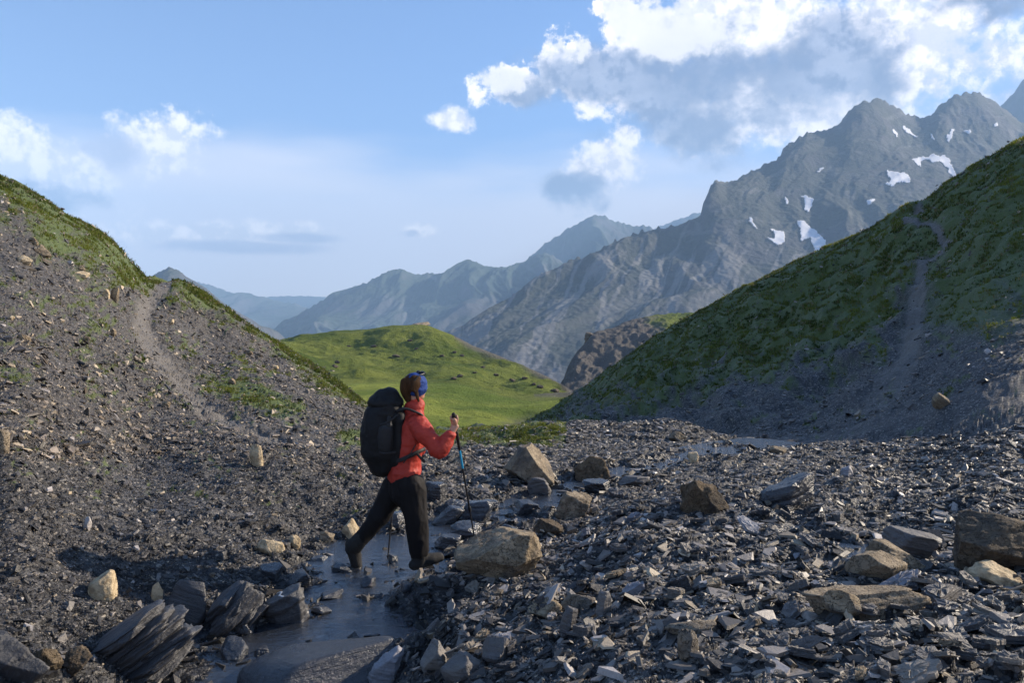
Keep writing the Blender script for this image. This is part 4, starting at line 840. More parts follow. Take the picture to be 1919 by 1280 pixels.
ANCH = [(932, 1050, 'the large tan boulder'), (992, 868, 'the tall leaning tan boulder'), (1110, 880, 'the squat dark boulder'), (1322, 935, 'the brown stained boulder'), (1407, 985, 'the smooth pale slab'), (1485, 930, 'the long black ledge'),
 (1890, 1020, 'the big cracked brown boulder'), (1690, 1048, 'the pale wedge-shaped rock'), (1872, 1085, 'the rounded cream rock'), (1583, 1135, 'the lumpy tan rock'), (1630, 1158, 'the long tan ledge'), (1076, 945, 'the rough tan stream rock'), (188, 1100, 'the cream block'),
 (505, 1028, 'the brick-shaped yellow rock'), (479, 860, 'the lone cream upright stone'), (162, 982, 'the white oval stone'), (722, 1250, 'the pale grey angular rock'), (862, 1255, 'the tan-topped grey block'), (1022, 1145, 'the tan rock with a bitten edge'), (1080, 1095, 'the leaning dark plate'),
 (1716, 1250, 'the long thick grey slab'), (1800, 1200, 'the broken upright plate'), (1290, 1210, 'the broken tan and cream rock'), (1270, 818, 'the tan crest rock'), (1460, 846, 'the tan rock between the pools'), (0, 830, 'the tan rock at the edge'), (850, 930, 'the hiker\'s pole')]
ORD = ['nearest', 'second nearest', 'third nearest', 'fourth nearest', 'fifth nearest', 'sixth nearest', 'seventh nearest', 'eighth nearest', 'ninth nearest']
def side_of(dx, dy): return ('right of' if dx > 0 else 'left of') if abs(dx) > 1.3 * abs(dy) else ('in front of' if dy > 0 else 'behind')
def name_beside(items, noun):
    b_ = {}
    for o, px, py, colr, grp in items:
        a = min(ANCH, key=lambda q: math.hypot(q[0] - px, (q[1] - py) * 1.6)); dx, dy = px - a[0], py - a[1]
        b_.setdefault((colr, side_of(dx, dy), a[2]), []).append((math.hypot(dx, dy), o, grp))
    for (colr, sd_, an), l in b_.items():
        l.sort(key=lambda q: q[0])
        for i, (_, o, grp) in enumerate(l): tag(o, f'{colr} {noun} {sd_} {an}' + (f', {ORD[min(i, 8)]}' if len(l) > 1 else ''), o.get('category') or 'slab', grp)
name_beside(slabs, 'slate slab')

# ------------------------------------------------------------------ uncounted rubble: one mass of small shards
def shards(name, n, mask, smin, smax_w, power, colour, tilt=.42, thick=(.05, .20), label=None, lift=.10):
    prob = mask.ravel() / mask.sum(); idx = rng.choice(mask.size, n, p=prob); x = GX.ravel()[idx]; y = GY.ravel()[idx]; z = GZ.ravel()[idx]
    x = x + rng.normal(size=n) * .004 * y; y = y * (1 + rng.normal(size=n) * .002)
    zi_ = z
    spx = smin * rng.random(n) ** (-1 / power); size = np.minimum(spx * y / F, smax_w * rng.uniform(.5, 1, n)) / 2
    # ground slope at each spot, from the mesh grid
    r_, c_ = np.divmod(idx, NC); r2, c2 = np.clip(r_ + 3, 0, NR - 1), np.clip(c_ + 3, 0, NC - 1); r1, c1 = np.clip(r_ - 3, 0, NR - 1), np.clip(c_ - 3, 0, NC - 1)
    A = np.stack([G_[r2, c_] - G_[r1, c_] for G_ in (GX, GY, GZ)], 1); Bv = np.stack([G_[r_, c2] - G_[r_, c1] for G_ in (GX, GY, GZ)], 1)
    N = np.cross(Bv, A); N /= np.linalg.norm(N, axis=1)[:, None] + 1e-9; N[N[:, 2] < 0] *= -1
    N = N * .8 + rng.normal(size=(n, 3)) * tilt + np.array([0, 0, .3]); N /= np.linalg.norm(N, axis=1)[:, None]
    T = rng.normal(size=(n, 3)); T -= (T * N).sum(1)[:, None] * N; T /= np.linalg.norm(T, axis=1)[:, None]; S = np.cross(N, T)
    cen = np.stack([x, y, zi_], 1) + N * (size * lift)[:, None]
    C = colour(n, idx, y); Vs, F3, Cs, off = [], [[], [], [], []], [], 0
    kind = rng.integers(0, 14, n)
    for k in range(14):
        sel = np.where(kind == k)[0]; m = len(sel)
        if m == 0: continue
        rr = np.random.default_rng(900 + k); nv = int(rr.integers(4, 8)); th = np.sort(rr.uniform(0, 2 * np.pi, nv) * .35 + np.arange(nv) * 2 * np.pi / nv * 1.0); rad = rr.uniform(.65, 1.05, nv)
        asp = rr.uniform(.38, .8); bot = np.stack([np.cos(th) * rad, np.sin(th) * rad * asp], 1); top = bot * rr.uniform(.72, .97, nv)[:, None] + rr.normal(size=2) * .05
        tz = 1 + rr.normal(size=nv) * .25
        loc = np.concatenate([np.column_stack([bot, -np.ones(nv)]), np.column_stack([top, tz])]); hgt = rng.uniform(*thick, m)
        asx = rng.uniform(.8, 1.5, m)
        W_ = cen[sel][:, None] + size[sel][:, None, None] * (loc[None, :, 0:1] * asx[:, None, None] * T[sel][:, None] + loc[None, :, 1:2] * S[sel][:, None] + loc[None, :, 2:3] * hgt[:, None, None] * N[sel][:, None])
        Vs.append(W_.reshape(-1, 3)); base = off + np.arange(m)[:, None] * 2 * nv; Cs.append(np.repeat(C[sel], 2 * nv, 0))
        for i in range(nv): j = (i + 1) % nv; F3[0].append(base + np.array([[i, j, nv + j, nv + i]]))
        for i in range(1, nv - 1): F3[1].append(base + np.array([[nv, nv + i, nv + i + 1]]))
        off += m * 2 * nv
    me = raw_mesh(name, np.concatenate(Vs), [np.concatenate(F3[0]), np.concatenate(F3[1])], cols={'tint': np.concatenate(Cs)})
    o = link(name, me, M_shard, smooth=False); tag(o, kind='stuff'); return o
def m_shard(t, b):
    c = t.attr('tint', 'Color'); W = t.new('ShaderNodeNewGeometry').outputs['Position']; n = t.noise(W, 55, 5, .7); n1 = t.noise(W, 4, 3)
    t.put(b.inputs['Roughness'], t.m('MULTIPLY_ADD', n1, .4, .30)); t.put(b.inputs['Normal'], t.bump(n, .5, .01))
    return t.mix(1.0, c, t.mix(n, (0.55, 0.55, 0.55), (1.45, 1.45, 1.45)), 'MULTIPLY')
M_shard = material('slate_shards', m_shard, .5, .5)
WETf, GRf, PAf, GVf, GXf = wet.ravel(), grass.ravel(), path.ravel(), GV.ravel(), GX.ravel()
def colour(n, idx, y):
    v = .016 + .19 * rng.random(n) ** 2.1; c = np.stack([v * 1.14, v * 1.01, v * .90], 1)
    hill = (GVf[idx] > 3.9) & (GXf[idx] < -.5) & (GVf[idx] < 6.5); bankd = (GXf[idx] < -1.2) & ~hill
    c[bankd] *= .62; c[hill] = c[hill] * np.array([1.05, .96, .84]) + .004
    r = rng.random(n); pt = np.where(hill, .13, np.where(bankd, .035, .085))
    tan = r < pt; tv = rng.uniform(.45, 1.15, tan.sum())[:, None]; c[tan] = np.array([.36, .29, .20]) * tv
    wh = (r > np.where(bankd | hill, .972, .935)); c[wh] = np.array([.36, .325, .30]) * rng.uniform(.6, 1.1, wh.sum())[:, None]
    return c * (1 - .62 * WETf[idx])[:, None]
vis = (PROJ < 1330) & (PXg > -60) & (PXg < 1980)
runmin = np.minimum.accumulate(PROJ, axis=0); vis &= PROJ <= runmin + 6
base_m = vis * (1 - .93 * sstep(wet, .5, .9)) * (1 - .8 * grass) * (1 - .85 * path)
m1 = base_m * (GV < 6.1) * (GV > .7)
bankm = (GX < -1.2) & (GV < 4.2)
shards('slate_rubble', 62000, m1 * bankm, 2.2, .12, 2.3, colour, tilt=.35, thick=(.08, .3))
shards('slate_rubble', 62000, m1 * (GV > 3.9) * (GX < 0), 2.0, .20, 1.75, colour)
shards('slate_rubble', 90000, m1 * ~bankm * ((GV <= 3.9) | (GX >= 0)), 2.6, .20, 1.55, colour, tilt=.17, thick=(.04, .15))
mw = vis * (wet > .45) * (GV < 5.9) * (GV > .9)
shards('wet_rubble', 6000, mw * sstep(fbm(GX * 2.6, GY * 2.6, 3, 888), -.12, .2), 3.2, .20, 1.7, lambda n, i, y: colour(n, i, y) * .9, tilt=.25, thick=(.10, .35), lift=.2)
m2 = base_m * (GV < 3.2) * (GV > .7) * (GX > -1.0)
shards('slate_rubble', 9000, m2, 7.0, .24, 1.8, colour, tilt=.16, thick=(.04, .14))
m3 = base_m * (GV > 6.9) * (GV < 9)
shards('slate_rubble', 16000, m3 * 1.0, 2.0, .28, 2.0, lambda n, i, y: colour(n, i, y) * .8)

# ------------------------------------------------------------------ grass on the slopes
def m_grass(t, b):
    c = t.attr('tint', 'Color'); tr = t.new('ShaderNodeBsdfTranslucent'); t.l.new(c, tr.inputs[0]); mx = t.new('ShaderNodeMixShader'); mx.inputs[0].default_value = .45; t.l.new(b.outputs[0], mx.inputs[1]); t.l.new(tr.outputs[0], mx.inputs[2]); t.l.new(mx.outputs[0], t.n['Material Output'].inputs[0]); return c
M_grass = material('grass_blades', m_grass, .6, .2)
def tufts(n, mask, hmin, hmax, blades=7, name='grass'):
    prob = mask.ravel() / mask.sum(); idx = rng.choice(mask.size, n, p=prob); P = np.stack([GX.ravel()[idx], GY.ravel()[idx], GZ.ravel()[idx]], 1)
    P += rng.normal(size=P.shape) * np.array([.03, .03, 0]); h = rng.uniform(hmin, hmax, n) * np.clip(P[:, 1] / 20, .35, 1.6)
    P = np.repeat(P, blades, 0); h = np.repeat(h, blades) * rng.uniform(.5, 1.1, n * blades); m = len(h)
    a = rng.uniform(0, 2 * np.pi, m); out = np.stack([np.cos(a), np.sin(a), np.zeros(m)], 1); side = np.stack([-np.sin(a), np.cos(a), np.zeros(m)], 1)
    base = P + out * (h * rng.uniform(0, .7, m))[:, None] - np.array([0, 0, .02]); wdt = (h * .10)[:, None]
    lean = out * (h * rng.uniform(.1, .7, m))[:, None]; midp = base + lean * .4 + np.array([0, 0, 1.]) * (h * .6)[:, None]; tip = base + lean + np.array([0, 0, 1.]) * (h * rng.uniform(.8, 1.0, m))[:, None]
    V = np.stack([base - side * wdt, base + side * wdt, midp + side * wdt * .7, midp - side * wdt * .7, tip], 1).reshape(-1, 3); k = np.arange(m)[:, None] * 5
    cv = np.clip(.5 + 1.1 * fbm(P[::blades, 0] * .35, P[::blades, 1] * .35, 3, 779) + rng.normal(size=n) * .2, 0, 1); C = np.repeat(np.repeat(cv, blades), 5)[:, None]; C = (1 - C) * np.array([[.034, .056, .009]]) + C * np.array([[.165, .190, .028]])
    dry = np.repeat(np.repeat(rng.random(n) < .12, blades), 5); C[dry] = (.20, .17, .08)
    tag(link(name, raw_mesh(name, V, [k + np.array([[0, 1, 2, 3]]), k + np.array([[3, 2, 4]])], cols={'tint': C}), M_grass), kind='stuff')
cr = np.clip(crest, 0, 1)
clump = .06 + sstep(fbm(GX * 1.6, GY * 1.6, 3, 777), -.05, .3)
tufts(30000, clump * vis * (grass > .35) * (grass + .2 * cr) * (GV < 6.6), .03, .10)
tufts(36000, clump * vis * (grass > .35) * (grass + .5 * cr) * (GV > 6.6) * (GV < 9.1), .03, .10)
# ------------------------------------------------------------------ the hiker
YH = 6.68
def hp(px, py, d=0.0): return at(px, py, YH + d)
FWD = Vector((math.cos(math.radians(24)), math.sin(math.radians(24)), 0)); RGT = Vector((FWD.y, -FWD.x, 0)); UP = Vector((0, 0, 1))
def tube_bm(bm, pts, ref=RGT, n=18):
    """pts: (position, radius along ref, radius across) joined in one capped tube"""
    P = [Vector(p[0]) for p in pts]; k = np.arange(len(P)); A = np.array([[*p[0], p[1], p[2]] for p in pts], float); m = max(2, (len(P) - 1) * 6 + 1)
    Q = pchip(k, A, np.linspace(0, len(P) - 1, m)) if len(P) > 2 else np.array([A[0] + (A[1] - A[0]) * u for u in np.linspace(0, 1, m)])
    rings = []; T = np.gradient(Q[:, :3], axis=0)
    def ring(c, a, b, u, v): return [bm.verts.new(c + u * (a * math.cos(2 * math.pi * i / n)) + v * (b * math.sin(2 * math.pi * i / n))) for i in range(n)]
    for e in range(m):
        t_ = Vector(T[e]).normalized(); u = (ref - t_ * ref.dot(t_))
        if u.length < .1: u = UP - t_ * UP.dot(t_)
        u.normalize(); v = t_.cross(u); c = Vector(Q[e, :3]); a, b = Q[e, 3], Q[e, 4]
        if e == 0:
            for q in (1.0, .85, .5): rings.append(ring(c - t_ * (min(a, b) * q), a * math.sqrt(max(.01, 1 - q * q)), b * math.sqrt(max(.01, 1 - q * q)), u, v))
        rings.append(ring(c, a, b, u, v))
        if e == m - 1:
            for q in (.5, .85, 1.0): rings.append(ring(c + t_ * (min(a, b) * q), a * math.sqrt(max(.01, 1 - q * q)), b * math.sqrt(max(.01, 1 - q * q)), u, v))
    for r1, r2 in zip(rings[:-1], rings[1:]):
        for i in range(n): bm.faces.new((r1[i], r1[(i + 1) % n], r2[(i + 1) % n], r2[i]))
    bm.faces.new(rings[0][::-1]); bm.faces.new(rings[-1])
def ell_bm(bm, c, r, rot=None):
    M_ = Matrix.Translation(Vector(c)) @ (rot or Matrix.Identity(4)) @ Matrix.Diagonal((*r, 1)); bmesh.ops.create_uvsphere(bm, u_segments=24, v_segments=16, radius=1, matrix=M_)
def finish(name, bm, mat, parent, voxel=.008, smooth=4, wrinkle=None):
    me = bpy.data.meshes.new(name); bmesh.ops.recalc_face_normals(bm, faces=bm.faces); bm.to_mesh(me); bm.free()
    o = bpy.data.objects.new(name, me); COL.objects.link(o)
    r = o.modifiers.new('r', 'REMESH'); r.mode = 'VOXEL'; r.voxel_size = voxel
    if smooth: s_ = o.modifiers.new('s', 'SMOOTH'); s_.iterations = smooth; s_.factor = .5
    dg = bpy.context.evaluated_depsgraph_get(); m2 = bpy.data.meshes.new_from_object(o.evaluated_get(dg)); o.modifiers.clear(); o.data = m2; bpy.data.meshes.remove(me); m2.name = name
    if wrinkle:
        n = len(m2.vertices); co = np.empty(n * 3, np.float32); m2.vertices.foreach_get('co', co); co = co.reshape(-1, 3).astype(float); nr = np.empty(n * 3, np.float32); m2.vertices.foreach_get('normal', nr); nr = nr.reshape(-1, 3)
        amp, fr, st = wrinkle; Q = co * np.array(st); d = fbm3(Q, fr, 4, 33); d = (1 - 2 * np.abs(d)) * .7 + fbm3(Q, fr * .45, 2, 55) * .8
        co = co + nr * (amp * (d - .3))[:, None]; m2.vertices.foreach_set('co', co.astype(np.float32).ravel())
    m2.materials.clear(); m2.materials.append(mat); m2.polygons.foreach_set('use_smooth', np.ones(len(m2.polygons), bool)); m2.update()
    inv = parent.matrix_world.inverted() if parent else Matrix.Identity(4)
    o.parent = parent
    if parent: o.matrix_parent_inverse = Matrix.Translation(-parent_loc(parent))
    return o
def parent_loc(p):
    l = Vector(p.location)
    while p.parent: p = p.parent; l = l + Vector(p.location)
    return l
def cloth(col, rough=.8, sp=.25, bs=.25):
    def f(t, b):
        W = t.new('ShaderNodeNewGeometry').outputs['Position']; n = t.noise(W, 240, 3); n2 = t.noise(W, 14, 5, .6)
        t.put(b.inputs['Normal'], t.bump(t.m('MULTIPLY_ADD', n2, 2.0, n), bs, .006)); 
        return t.mix(n2, tuple(c * .8 for c in col), tuple(c * 1.15 for c in col))
    return f
M_jacket = material('red_shell_fabric', cloth((.34, .032, .020)), .62, .3)
M_trous = material('black_trouser_fabric', cloth((.007, .006, .0065)), .75, .2)
M_pack = material('black_pack_fabric', cloth((.006, .0065, .008)), .7, .25)
M_packg = material('grey_mesh_fabric', cloth((.018, .019, .021)), .7, .25)
M_strap = material('black_webbing', cloth((.016, .016, .018)), .6, .3)
M_blue = material('blue_headband_fabric', cloth((.012, .045, .20), .9, .08, .8), .7, .2)
M_skin = material('skin', lambda t, b: t.mix(t.noise(t.new('ShaderNodeNewGeometry').outputs['Position'], 60, 4), (.34, .165, .105), (.46, .24, .16)), .5, .35)
def m_hair(t, b):
    P = t.new('ShaderNodeNewGeometry').outputs['Position']; n = t.noise(t.mapping(P, (160, 160, 12)), 1.0, 4, .6)
    t.put(b.inputs['Normal'], t.bump(n, .9, .006)); return t.mix(n, (.008, .005, .003), (.075, .036, .014))
M_hair = material('hair', m_hair, .75, .12)
M_boot = material('grey_suede', cloth((.024, .023, .022), bs=.7), .8, .25)
M_sole = material('rubber', lambda t, b: (.015, .015, .016), .7, .3)
M_alu = material('black_aluminium', lambda t, b: (.018, .018, .02), .35, .5)
M_bluealu = material('blue_aluminium', lambda t, b: (.02, .30, .55), .3, .6)
M_lens = material('dark_lens', lambda t, b: (.01, .011, .014), .12, .7)
M_steel = material('steel', lambda t, b: (.35, .35, .36), .35, .5)

feet = Vector((hp(755, 1062).x, YH, 0.0))
person = bpy.data.objects.new('person', None); COL.objects.link(person); person.location = feet
tag(person, 'hiker in a red jacket, black trousers and blue headband stepping across the stream', 'person')
# joints
pel = hp(757, 898); chest = hp(766, 812); neckb = hp(774, 768); headc = hp(777, 724)
shR = hp(782, 796) + RGT * .13; elR = hp(824, 846) + RGT * .17 ; wrR = hp(846, 812, -.17); hdR = hp(850, 795, -.17)
shR = hp(785, 798, -.17); elR = hp(823, 846, -.20)
shL = hp(765, 796, .20); elL = hp(786, 840, .34); wrL = hp(768, 838, .46)
hipR = hp(770, 908, -.07); knR = hp(780, 968, -.08); anR = hp(786, 1040, -.06)
hipL = hp(744, 908, .08); knL = hp(712, 966, .06); anL = hp(668, 1022, .03)
HF = Vector((math.cos(math.radians(38)), math.sin(math.radians(38)), -.02)).normalized(); HR_ = Vector((HF.y, -HF.x, 0)).normalized()
# body: one continuous skin surface
bm = bmesh.new()
tube_bm(bm, [(pel, .145, .10), (hp(760, 862), .125, .095), (chest, .15, .105), (hp(772, 785), .13, .085)])
tube_bm(bm, [(hp(773, 782), .06, .058), (neckb, .052, .054), (hp(776, 745), .050, .052)])
for a, b_, c_ in ((shR, elR, wrR), (shL, elL, wrL)):
    tube_bm(bm, [(a, .052, .05), (a.lerp(b_, .5), .046, .046), (b_, .038, .038), (b_.lerp(c_, .4), .038, .038), (c_, .026, .022)])
for a, b_, c_ in ((hipR, knR, anR), (hipL, knL, anL)):
    tube_bm(bm, [(a, .085, .085), (a.lerp(b_, .5), .075, .078), (b_, .053, .056), (b_.lerp(c_, .35), .052, .058), (c_, .036, .038)])
ftR, ftL = (hp(780, 1056, -.06), hp(822, 1050, -.02)), (hp(655, 1034, .03), hp(667, 1064, .05))
tube_bm(bm, [(anR, .035, .036), (ftR[0].lerp(ftR[1], .3) + UP * .02, .028, .024), (ftR[0].lerp(ftR[1], .8) + UP * .02, .026, .014)]); tube_bm(bm, [(anL, .035, .036), (ftL[0].lerp(ftL[1], .3) + FWD * .03, .026, .024), (ftL[0].lerp(ftL[1], .7) + FWD * .03, .024, .014)])
R4 = Matrix((HF.to_tuple() + (0,), HR_.to_tuple() + (0,), (0, 0, 1, 0), (0, 0, 0, 1))).transposed()
ell_bm(bm, headc + UP * .012, (.094, .076, .100), R4)                        # cranium
ell_bm(bm, headc + HF * .030 - UP * .050, (.058, .054, .066), R4)            # face and jaw
tube_bm(bm, [(headc + HF * .060 - UP * .098, .026, .018), (headc + HF * .078 - UP * .088, .022, .016)], HR_)   # chin
tube_bm(bm, [(headc + HF * .088 + UP * .002, .008, .008), (headc + HF * .108 - UP * .034, .014, .012)], HR_)   # nose
for s in (-1, 1):
    tube_bm(bm, [(headc + HF * .084 + HR_ * (.014 * s) + UP * .018, .012, .007), (headc + HF * .072 + HR_ * (.045 * s) + UP * .018, .012, .007)], UP)  # brow
    tube_bm(bm, [(headc + HR_ * (.078 * s) - UP * .0, .014, .008), (headc + HR_ * (.076 * s) - UP * .042, .011, .007)], HF)     # ear
    ell_bm(bm, headc + HF * .066 + HR_ * (.036 * s) - UP * .03, (.022, .022, .02), R4)   # cheek
for z, r in ((-.058, .0075), (-.068, .0085)): tube_bm(bm, [(headc + HF * .080 - HR_ * .022 + UP * z, r, r * .8), (headc + HF * .092 + UP * z, r, r), (headc + HF * .080 + HR_ * .022 + UP * z, r, r * .8)], UP)  # lips
# pole axes and the hands that close on them
topR = hp(850, 777, -.17); gtip = ground_at(891, 1020); tipR = Vector((gtip.x, gtip.y, gtip.z + .0)); axR = (tipR - topR).normalized()
topL = hp(748, 826, .45); gl = at(726, 1054, 6.98); tipL = gl; axL = (tipL - topL).normalized()
def hand(bm, wr, grip, ax, away):
    """palm beside the grip and four bent fingers and a thumb closed round it; away points from grip to the palm"""
    u = (away - ax * away.dot(ax)).normalized(); v = ax.cross(u)
    palm = grip + u * .030
    tube_bm(bm, [(wr, .026, .022), (palm + ax * .030, .034, .018)], v)
    tube_bm(bm, [(palm - ax * .028, .016, .017), (palm, .017, .019), (palm + ax * .034, .017, .020)], u)
    for i, (o_, ln) in enumerate(((-.034, 1.0), (-.013, 1.08), (.009, 1.02), (.030, .86))):
        c = grip + ax * o_; r = .0092 - .0006 * i
        pts = [(c + (u * math.cos(a) + v * math.sin(a)) * rr, r, r) for a, rr in ((.35, .033), (1.15, .030), (1.9, .026 * ln), (2.6, .024), (3.3, .024 * ln))]
        tube_bm(bm, pts, ax, 10)
    tube_bm(bm, [(palm + ax * .012 - v * .012, .012, .012), (grip - v * .026 - ax * .018 + u * .012, .0105, .0105), (grip - v * .022 - ax * .040 - u * .006, .0095, .0095)], ax, 10)
hand(bm, wrR, topR + axR * .060, axR, (-FWD * .35 + RGT * .9))
hand(bm, wrL, topL + axL * .060, axL, Vector((.3, -.9, 0)))
finish('body', bm, M_skin, person, .0052, 2)
# trousers
bm = bmesh.new()
tube_bm(bm, [(hp(757, 922), .155, .125), (hp(757, 896), .160, .118), (hp(758, 872), .145, .108)])
tube_bm(bm, [(hipR, .108, .112), (hipR.lerp(knR, .5), .098, .106), (knR, .082, .092), (knR.lerp(anR, .5), .076, .086), (hp(786, 1034, -.06), .068, .076)])
tube_bm(bm, [(hipL, .106, .110), (hipL.lerp(knL, .5), .096, .102), (knL, .080, .086), (knL.lerp(anL, .5), .072, .075), (hp(676, 1011, .03), .062, .064)])
finish('trousers', bm, M_trous, person, .008, 2, (.019, 8, (1, 1, .45)))
# jacket
bm = bmesh.new()
tube_bm(bm, [(hp(756, 884), .172, .140), (hp(758, 862), .162, .132), (hp(765, 825), .178, .132), (hp(769, 795), .180, .118), (hp(774, 778), .115, .085)])
tube_bm(bm, [(shR + UP * .01 - RGT * .05, .08, .08), (shR.lerp(elR, .25), .076, .080), (shR.lerp(elR, .6), .068, .072), (elR, .064, .066), (elR.lerp(wrR, .45), .060, .062), (elR.lerp(wrR, .86), .050, .052)])
tube_bm(bm, [(shL + UP * .01 + RGT * .05, .08, .08), (shL.lerp(elL, .5), .068, .072), (elL, .062, .062), (elL.lerp(wrL, .85), .05, .05)])
tube_bm(bm, [(hp(774, 782), .100, .085), (hp(775, 768), .080, .078), (hp(778, 760), .074, .076)])
jk = finish('jacket', bm, M_jacket, person, .0075, 2, (.019, 8.5, (1, 1, 1.5)))
def strip(name, pts, wdt, thk, mat, parent, ref, voxel=.004):
    bm = bmesh.new(); tube_bm(bm, [(p, wdt, thk) for p in pts], ref, 10); return finish(name, bm, mat, parent, voxel, 1)
strip('cuff', [elR.lerp(wrR, .83), elR.lerp(wrR, .93)], .055, .055, M_jacket, jk, RGT)
bm = bmesh.new()                                                         # collar standing open round the neck
cc = hp(777, 764)
for a in np.linspace(-2.5, 2.5, 26): ell_bm(bm, cc + (-FWD * math.cos(a) * .080 - RGT * math.sin(a) * .074) + UP * (.002 + .016 * abs(a) / 2.5), (.013, .013, .036))
finish('collar', bm, M_jacket, jk, .006, 3, (.004, 20, (1, 1, 1)))
strip('hem', [hp(724, 889, -.04), hp(756, 893, -.14), hp(790, 886, -.06)], .010, .007, M_jacket, jk, UP)
strip('pocket_zip', [hp(786, 866, -.125), hp(790, 874, -.115), hp(792, 882, -.10)], .004, .003, M_strap, jk, UP, .003)
strip('drawcord', [hp(795, 764, -.02), hp(797, 772, -.02), hp(796, 780, -.02)], .004, .004, M_strap, jk, FWD, .003)
strip('sleeve_seam', [shR + UP * .06 - RGT * .0, shR + RGT * .075 - UP * .03, shR + RGT * .07 - UP * .11], .004, .003, M_strap, jk, UP, .003)
# head wear
bm = bmesh.new()
tl = Matrix.Rotation(math.radians(0), 4, 'Z')
ell_bm(bm, headc + UP * .024 + HF * .004, (.104, .091, .090), R4)
ell_bm(bm, headc + HF * .012 - UP * .012, (.098, .090, .078), R4)
hb = finish('headband', bm, M_blue, person, .005, 2, (.009, 14, (1, 1, 2.4)))
bm = bmesh.new()
ell_bm(bm, headc - HF * .034 + UP * .012, (.074, .080, .088), R4)
tb = headc - HF * .098 + UP * .045
tube_bm(bm, [(headc - HF * .070 + UP * .050, .030, .028), (tb + UP * .0 + HF * .0, .034, .030), (tb - HF * .004 - UP * .06, .040, .034), (tb + HF * .020 - UP * .125, .038, .030), (tb + HF * .058 - UP * .185, .026, .020), (tb + HF * .09 + HR_ * .02 - UP * .225, .010, .010)], HR_)
tube_bm(bm, [(headc - HF * .02 + HR_ * .060 + UP * .075, .05, .022), (headc - HF * .03 + HR_ * .078 + UP * .03, .045, .018), (headc - HF * .045 + HR_ * .074 - UP * .03, .04, .016)], HF)
tube_bm(bm, [(headc - HF * .03 + HR_ * .075 + UP * .0, .024, .012), (headc - HF * .025 + HR_ * .076 - UP * .06, .02, .010), (headc - HF * .005 + HR_ * .075 - UP * .12, .010, .008)], HF)
finish('hair', bm, M_hair, person, .005, 2, (.0025, 40, (1, 1, .12)))
sg = bpy.data.objects.new('sunglasses', None); COL.objects.link(sg); sg.location = headc + UP * .10 + HF * .045
tag(sg, 'dark sunglasses pushed up onto the blue headband', 'sunglasses')
for s in (-1, 1):
    bm = bmesh.new(); ell_bm(bm, headc + UP * .112 + HF * .062 + HR_ * (.034 * s), (.012, .031, .022), R4 @ Matrix.Rotation(-.7, 4, 'Y')); finish('lens', bm, M_lens, sg, .003, 1)
    strip('temple_arm', [headc + UP * .108 + HF * .055 + HR_ * (.066 * s), headc + UP * .098 + HF * .0 + HR_ * (.082 * s), headc + UP * .055 - HF * .05 + HR_ * (.086 * s)], .005, .003, M_alu, sg, UP, .002)
strip('bridge', [headc + UP * .118 + HF * .066 - HR_ * .012, headc + UP * .118 + HF * .066 + HR_ * .012], .005, .004, M_alu, sg, UP, .002)
# boots
def boot(an, heel, toe, shaft, up):
    bm = bmesh.new(); side = RGT
    tube_bm(bm, [(shaft, .060, .068), (an, .060, .072), (heel.lerp(toe, .20) + up * .040, .052, .062)], side)
    tube_bm(bm, [(heel + up * .042, .048, .046), (heel.lerp(toe, .35) + up * .052, .050, .056), (heel.lerp(toe, .68) + up * .046, .058, .048), (heel.lerp(toe, 1.0) + up * .038, .050, .040)], side)
    b_ = finish('boot', bm, M_boot, person, .006, 3, (.004, 24, (1, 1, 1)))
    bm = bmesh.new(); tube_bm(bm, [(heel + up * .002, .050, .017), (heel.lerp(toe, .4) + up * .006, .046, .016), (heel.lerp(toe, .72) + up * .002, .056, .016), (heel.lerp(toe, 1.02) + up * .010, .044, .015)], side)
    finish('sole', bm, M_sole, b_, .006, 1)
    for k in (.42, .52, .62, .72):
        c = heel.lerp(toe, k) + up * (.088 - .075 * (k - .35)); strip('lace', [c - side * .022, c + up * .004, c + side * .022], .004, .004, M_strap, b_, UP, .0025)
boot(hp(786, 1034, -.06), hp(778, 1068, -.07), hp(825, 1053, .03), hp(786, 1024, -.06), UP * .96 - FWD * .2)
boot(hp(666, 1022, .03), hp(648, 1024, .02), hp(662, 1072, .09), hp(676, 1010, .03), Vector((.93, .1, .35)).normalized())

# backpack, a thing of its own
bp = bpy.data.objects.new('backpack', None); COL.objects.link(bp); bp.location = hp(715, 880, .02)
tag(bp, 'large black trekking backpack worn by the hiker', 'backpack')
bm = bmesh.new()
tube_bm(bm, [(hp(716, 868, -.03), .125, .11), (hp(714, 845, -.03), .165, .165), (hp(713, 810, -.03), .170, .170), (hp(718, 778, -.03), .160, .155), (hp(722, 762, -.03), .140, .135)], RGT)
tube_bm(bm, [(hp(738, 862, -.03), .12, .07), (hp(741, 820, -.03), .15, .07), (hp(742, 780, -.03), .14, .07)], RGT)
finish('main_bag', bm, M_pack, bp, .009, 5, (.020, 7, (1, 1, 1.1)))
bm = bmesh.new()
tube_bm(bm, [(hp(716, 764, -.03), .150, .110), (hp(722, 752, -.03), .140, .115), (hp(728, 748, -.03), .12, .10)], RGT)
ell_bm(bm, hp(722, 754, -.03), (.150, .145, .085))
ld = finish('lid', bm, M_pack, bp, .009, 4, (.012, 9, (1, 1, 1)))
strip('zip', [hp(684, 768, -.12), hp(700, 764, -.20), hp(725, 765, -.215), hp(748, 772, -.19)], .004, .003, M_packg, ld, UP, .0025)
bm = bmesh.new(); tube_bm(bm, [(hp(722, 838, -.165), .05, .062), (hp(722, 822, -.178), .05, .064), (hp(723, 806, -.182), .048, .062)], RGT); pk = finish('side_pocket', bm, M_packg, bp, .006, 2, (.003, 20, (1, 1, 1)))
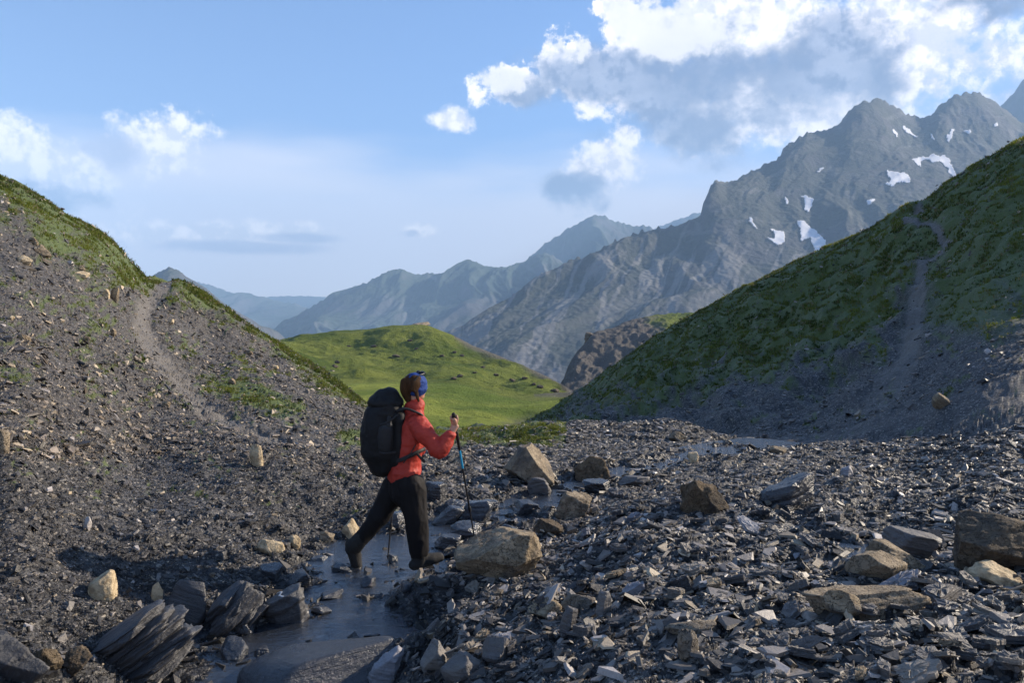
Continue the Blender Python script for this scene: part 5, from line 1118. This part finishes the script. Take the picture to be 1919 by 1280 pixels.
strip('pocket_rim', [hp(708, 803, -.205), hp(716, 806, -.245), hp(730, 806, -.245), hp(738, 802, -.2)], .006, .005, M_strap, pk, UP, .003)
bm = bmesh.new(); tube_bm(bm, [(hp(728, 825, -.17), .036, .036), (hp(728, 797, -.178), .036, .036), (hp(729, 790, -.18), .022, .022), (hp(729, 784, -.18), .02, .02)], RGT)
bt = finish('water_bottle', bm, M_packg, None, .005, 1); tag(bt, 'dark water bottle in the side pocket of the backpack', 'bottle')
strip('compression_strap', [hp(702, 797, -.165), hp(718, 795, -.205), hp(732, 788, -.205), hp(745, 778, -.18)], .010, .004, M_packg, bp, UP, .003)
strip('compression_strap', [hp(704, 846, -.17), hp(722, 850, -.215), hp(742, 848, -.17)], .009, .004, M_strap, bp, UP, .003)
strip('seam', [hp(690, 765, -.10), hp(684, 800, -.13), hp(683, 850, -.12)], .005, .005, M_packg, bp, RGT, .003)
strip('haul_loop', [hp(748, 760, -.06), hp(754, 754, -.05), hp(757, 762, -.04)], .006, .004, M_strap, bp, RGT, .003)
strip('shoulder_strap', [hp(744, 770, -.13), hp(760, 766, -.145), hp(776, 771, -.15), hp(790, 778, -.13), hp(797, 792, -.10)], .027, .010, M_strap, bp, RGT, .005)
strip('shoulder_strap', [hp(744, 768, .12), hp(765, 763, .16), hp(785, 768, .18), hp(796, 790, .18)], .027, .010, M_strap, bp, RGT, .005)
hbt = strip('hip_belt', [hp(738, 866, -.13), hp(752, 862, -.165), hp(768, 855, -.170), hp(782, 848, -.145), hp(793, 843, -.08), hp(796, 842, .02)], .018, .010, M_strap, bp, UP, .005)
strip('buckle', [hp(778, 850, -.165), hp(785, 847, -.15)], .014, .010, M_steel, hbt, UP, .003)
strip('belt_webbing', [hp(781, 850, -.155), hp(789, 859, -.145), hp(796, 866, -.14)], .012, .004, M_strap, bp, UP, .003)
strip('load_strap', [hp(756, 868, -.17), hp(768, 852, -.185), hp(779, 834, -.165)], .006, .003, M_strap, bp, UP, .0025)

# trekking poles
def pole(top, tip, label, blue=(.30, .44)):
    p = bpy.data.objects.new('trekking_pole', None); COL.objects.link(p); p.location = tip; tag(p, label, 'trekking pole', 'the hiker\'s trekking poles')
    def seg(name, a, b_, r0, r1, mat):
        bm = bmesh.new(); tube_bm(bm, [(top.lerp(tip, a), r0, r0), (top.lerp(tip, b_), r1, r1)], RGT, 14); me = bpy.data.meshes.new(name); bm.to_mesh(me); bm.free()
        o = link(name, me, mat); o.parent = p; o.matrix_parent_inverse = Matrix.Translation(-tip); return o
    seg('grip', .0, .105, .017, .0145, M_sole); seg('grip_foam', .125, .235, .0145, .013, M_sole); seg('upper_shaft', .23, .27, .0095, .0095, M_alu)
    seg('blue_sleeve', .255, .385, .0100, .0098, M_bluealu); seg('middle_shaft', .385, .70, .0088, .0088, M_alu); seg('lever_lock', .695, .72, .014, .014, M_sole); seg('lower_shaft', .72, .975, .0070, .0066, M_alu); seg('tip', .965, 1.0, .005, .003, M_steel)
    bs = bmesh.new(); bmesh.ops.create_cone(bs, cap_ends=True, segments=20, radius1=.020, radius2=.012, depth=.008, matrix=Matrix.Translation(top.lerp(tip, .955)) @ (tip - top).normalized().to_track_quat('Z', 'Y').to_matrix().to_4x4())
    me = bpy.data.meshes.new('basket'); bs.to_mesh(me); bs.free(); o = link('basket', me, M_sole); o.parent = p; o.matrix_parent_inverse = Matrix.Translation(-tip); return p
pole(topR, tipR, 'trekking pole with a blue sleeve raised in the hiker\'s right hand')
pole(topL, tipL, 'trekking pole standing in the water between the hiker\'s legs')
for o in COL.objects:
    if 'category' in o.keys() and 'kind' not in o.keys(): o['kind'] = 'thing'
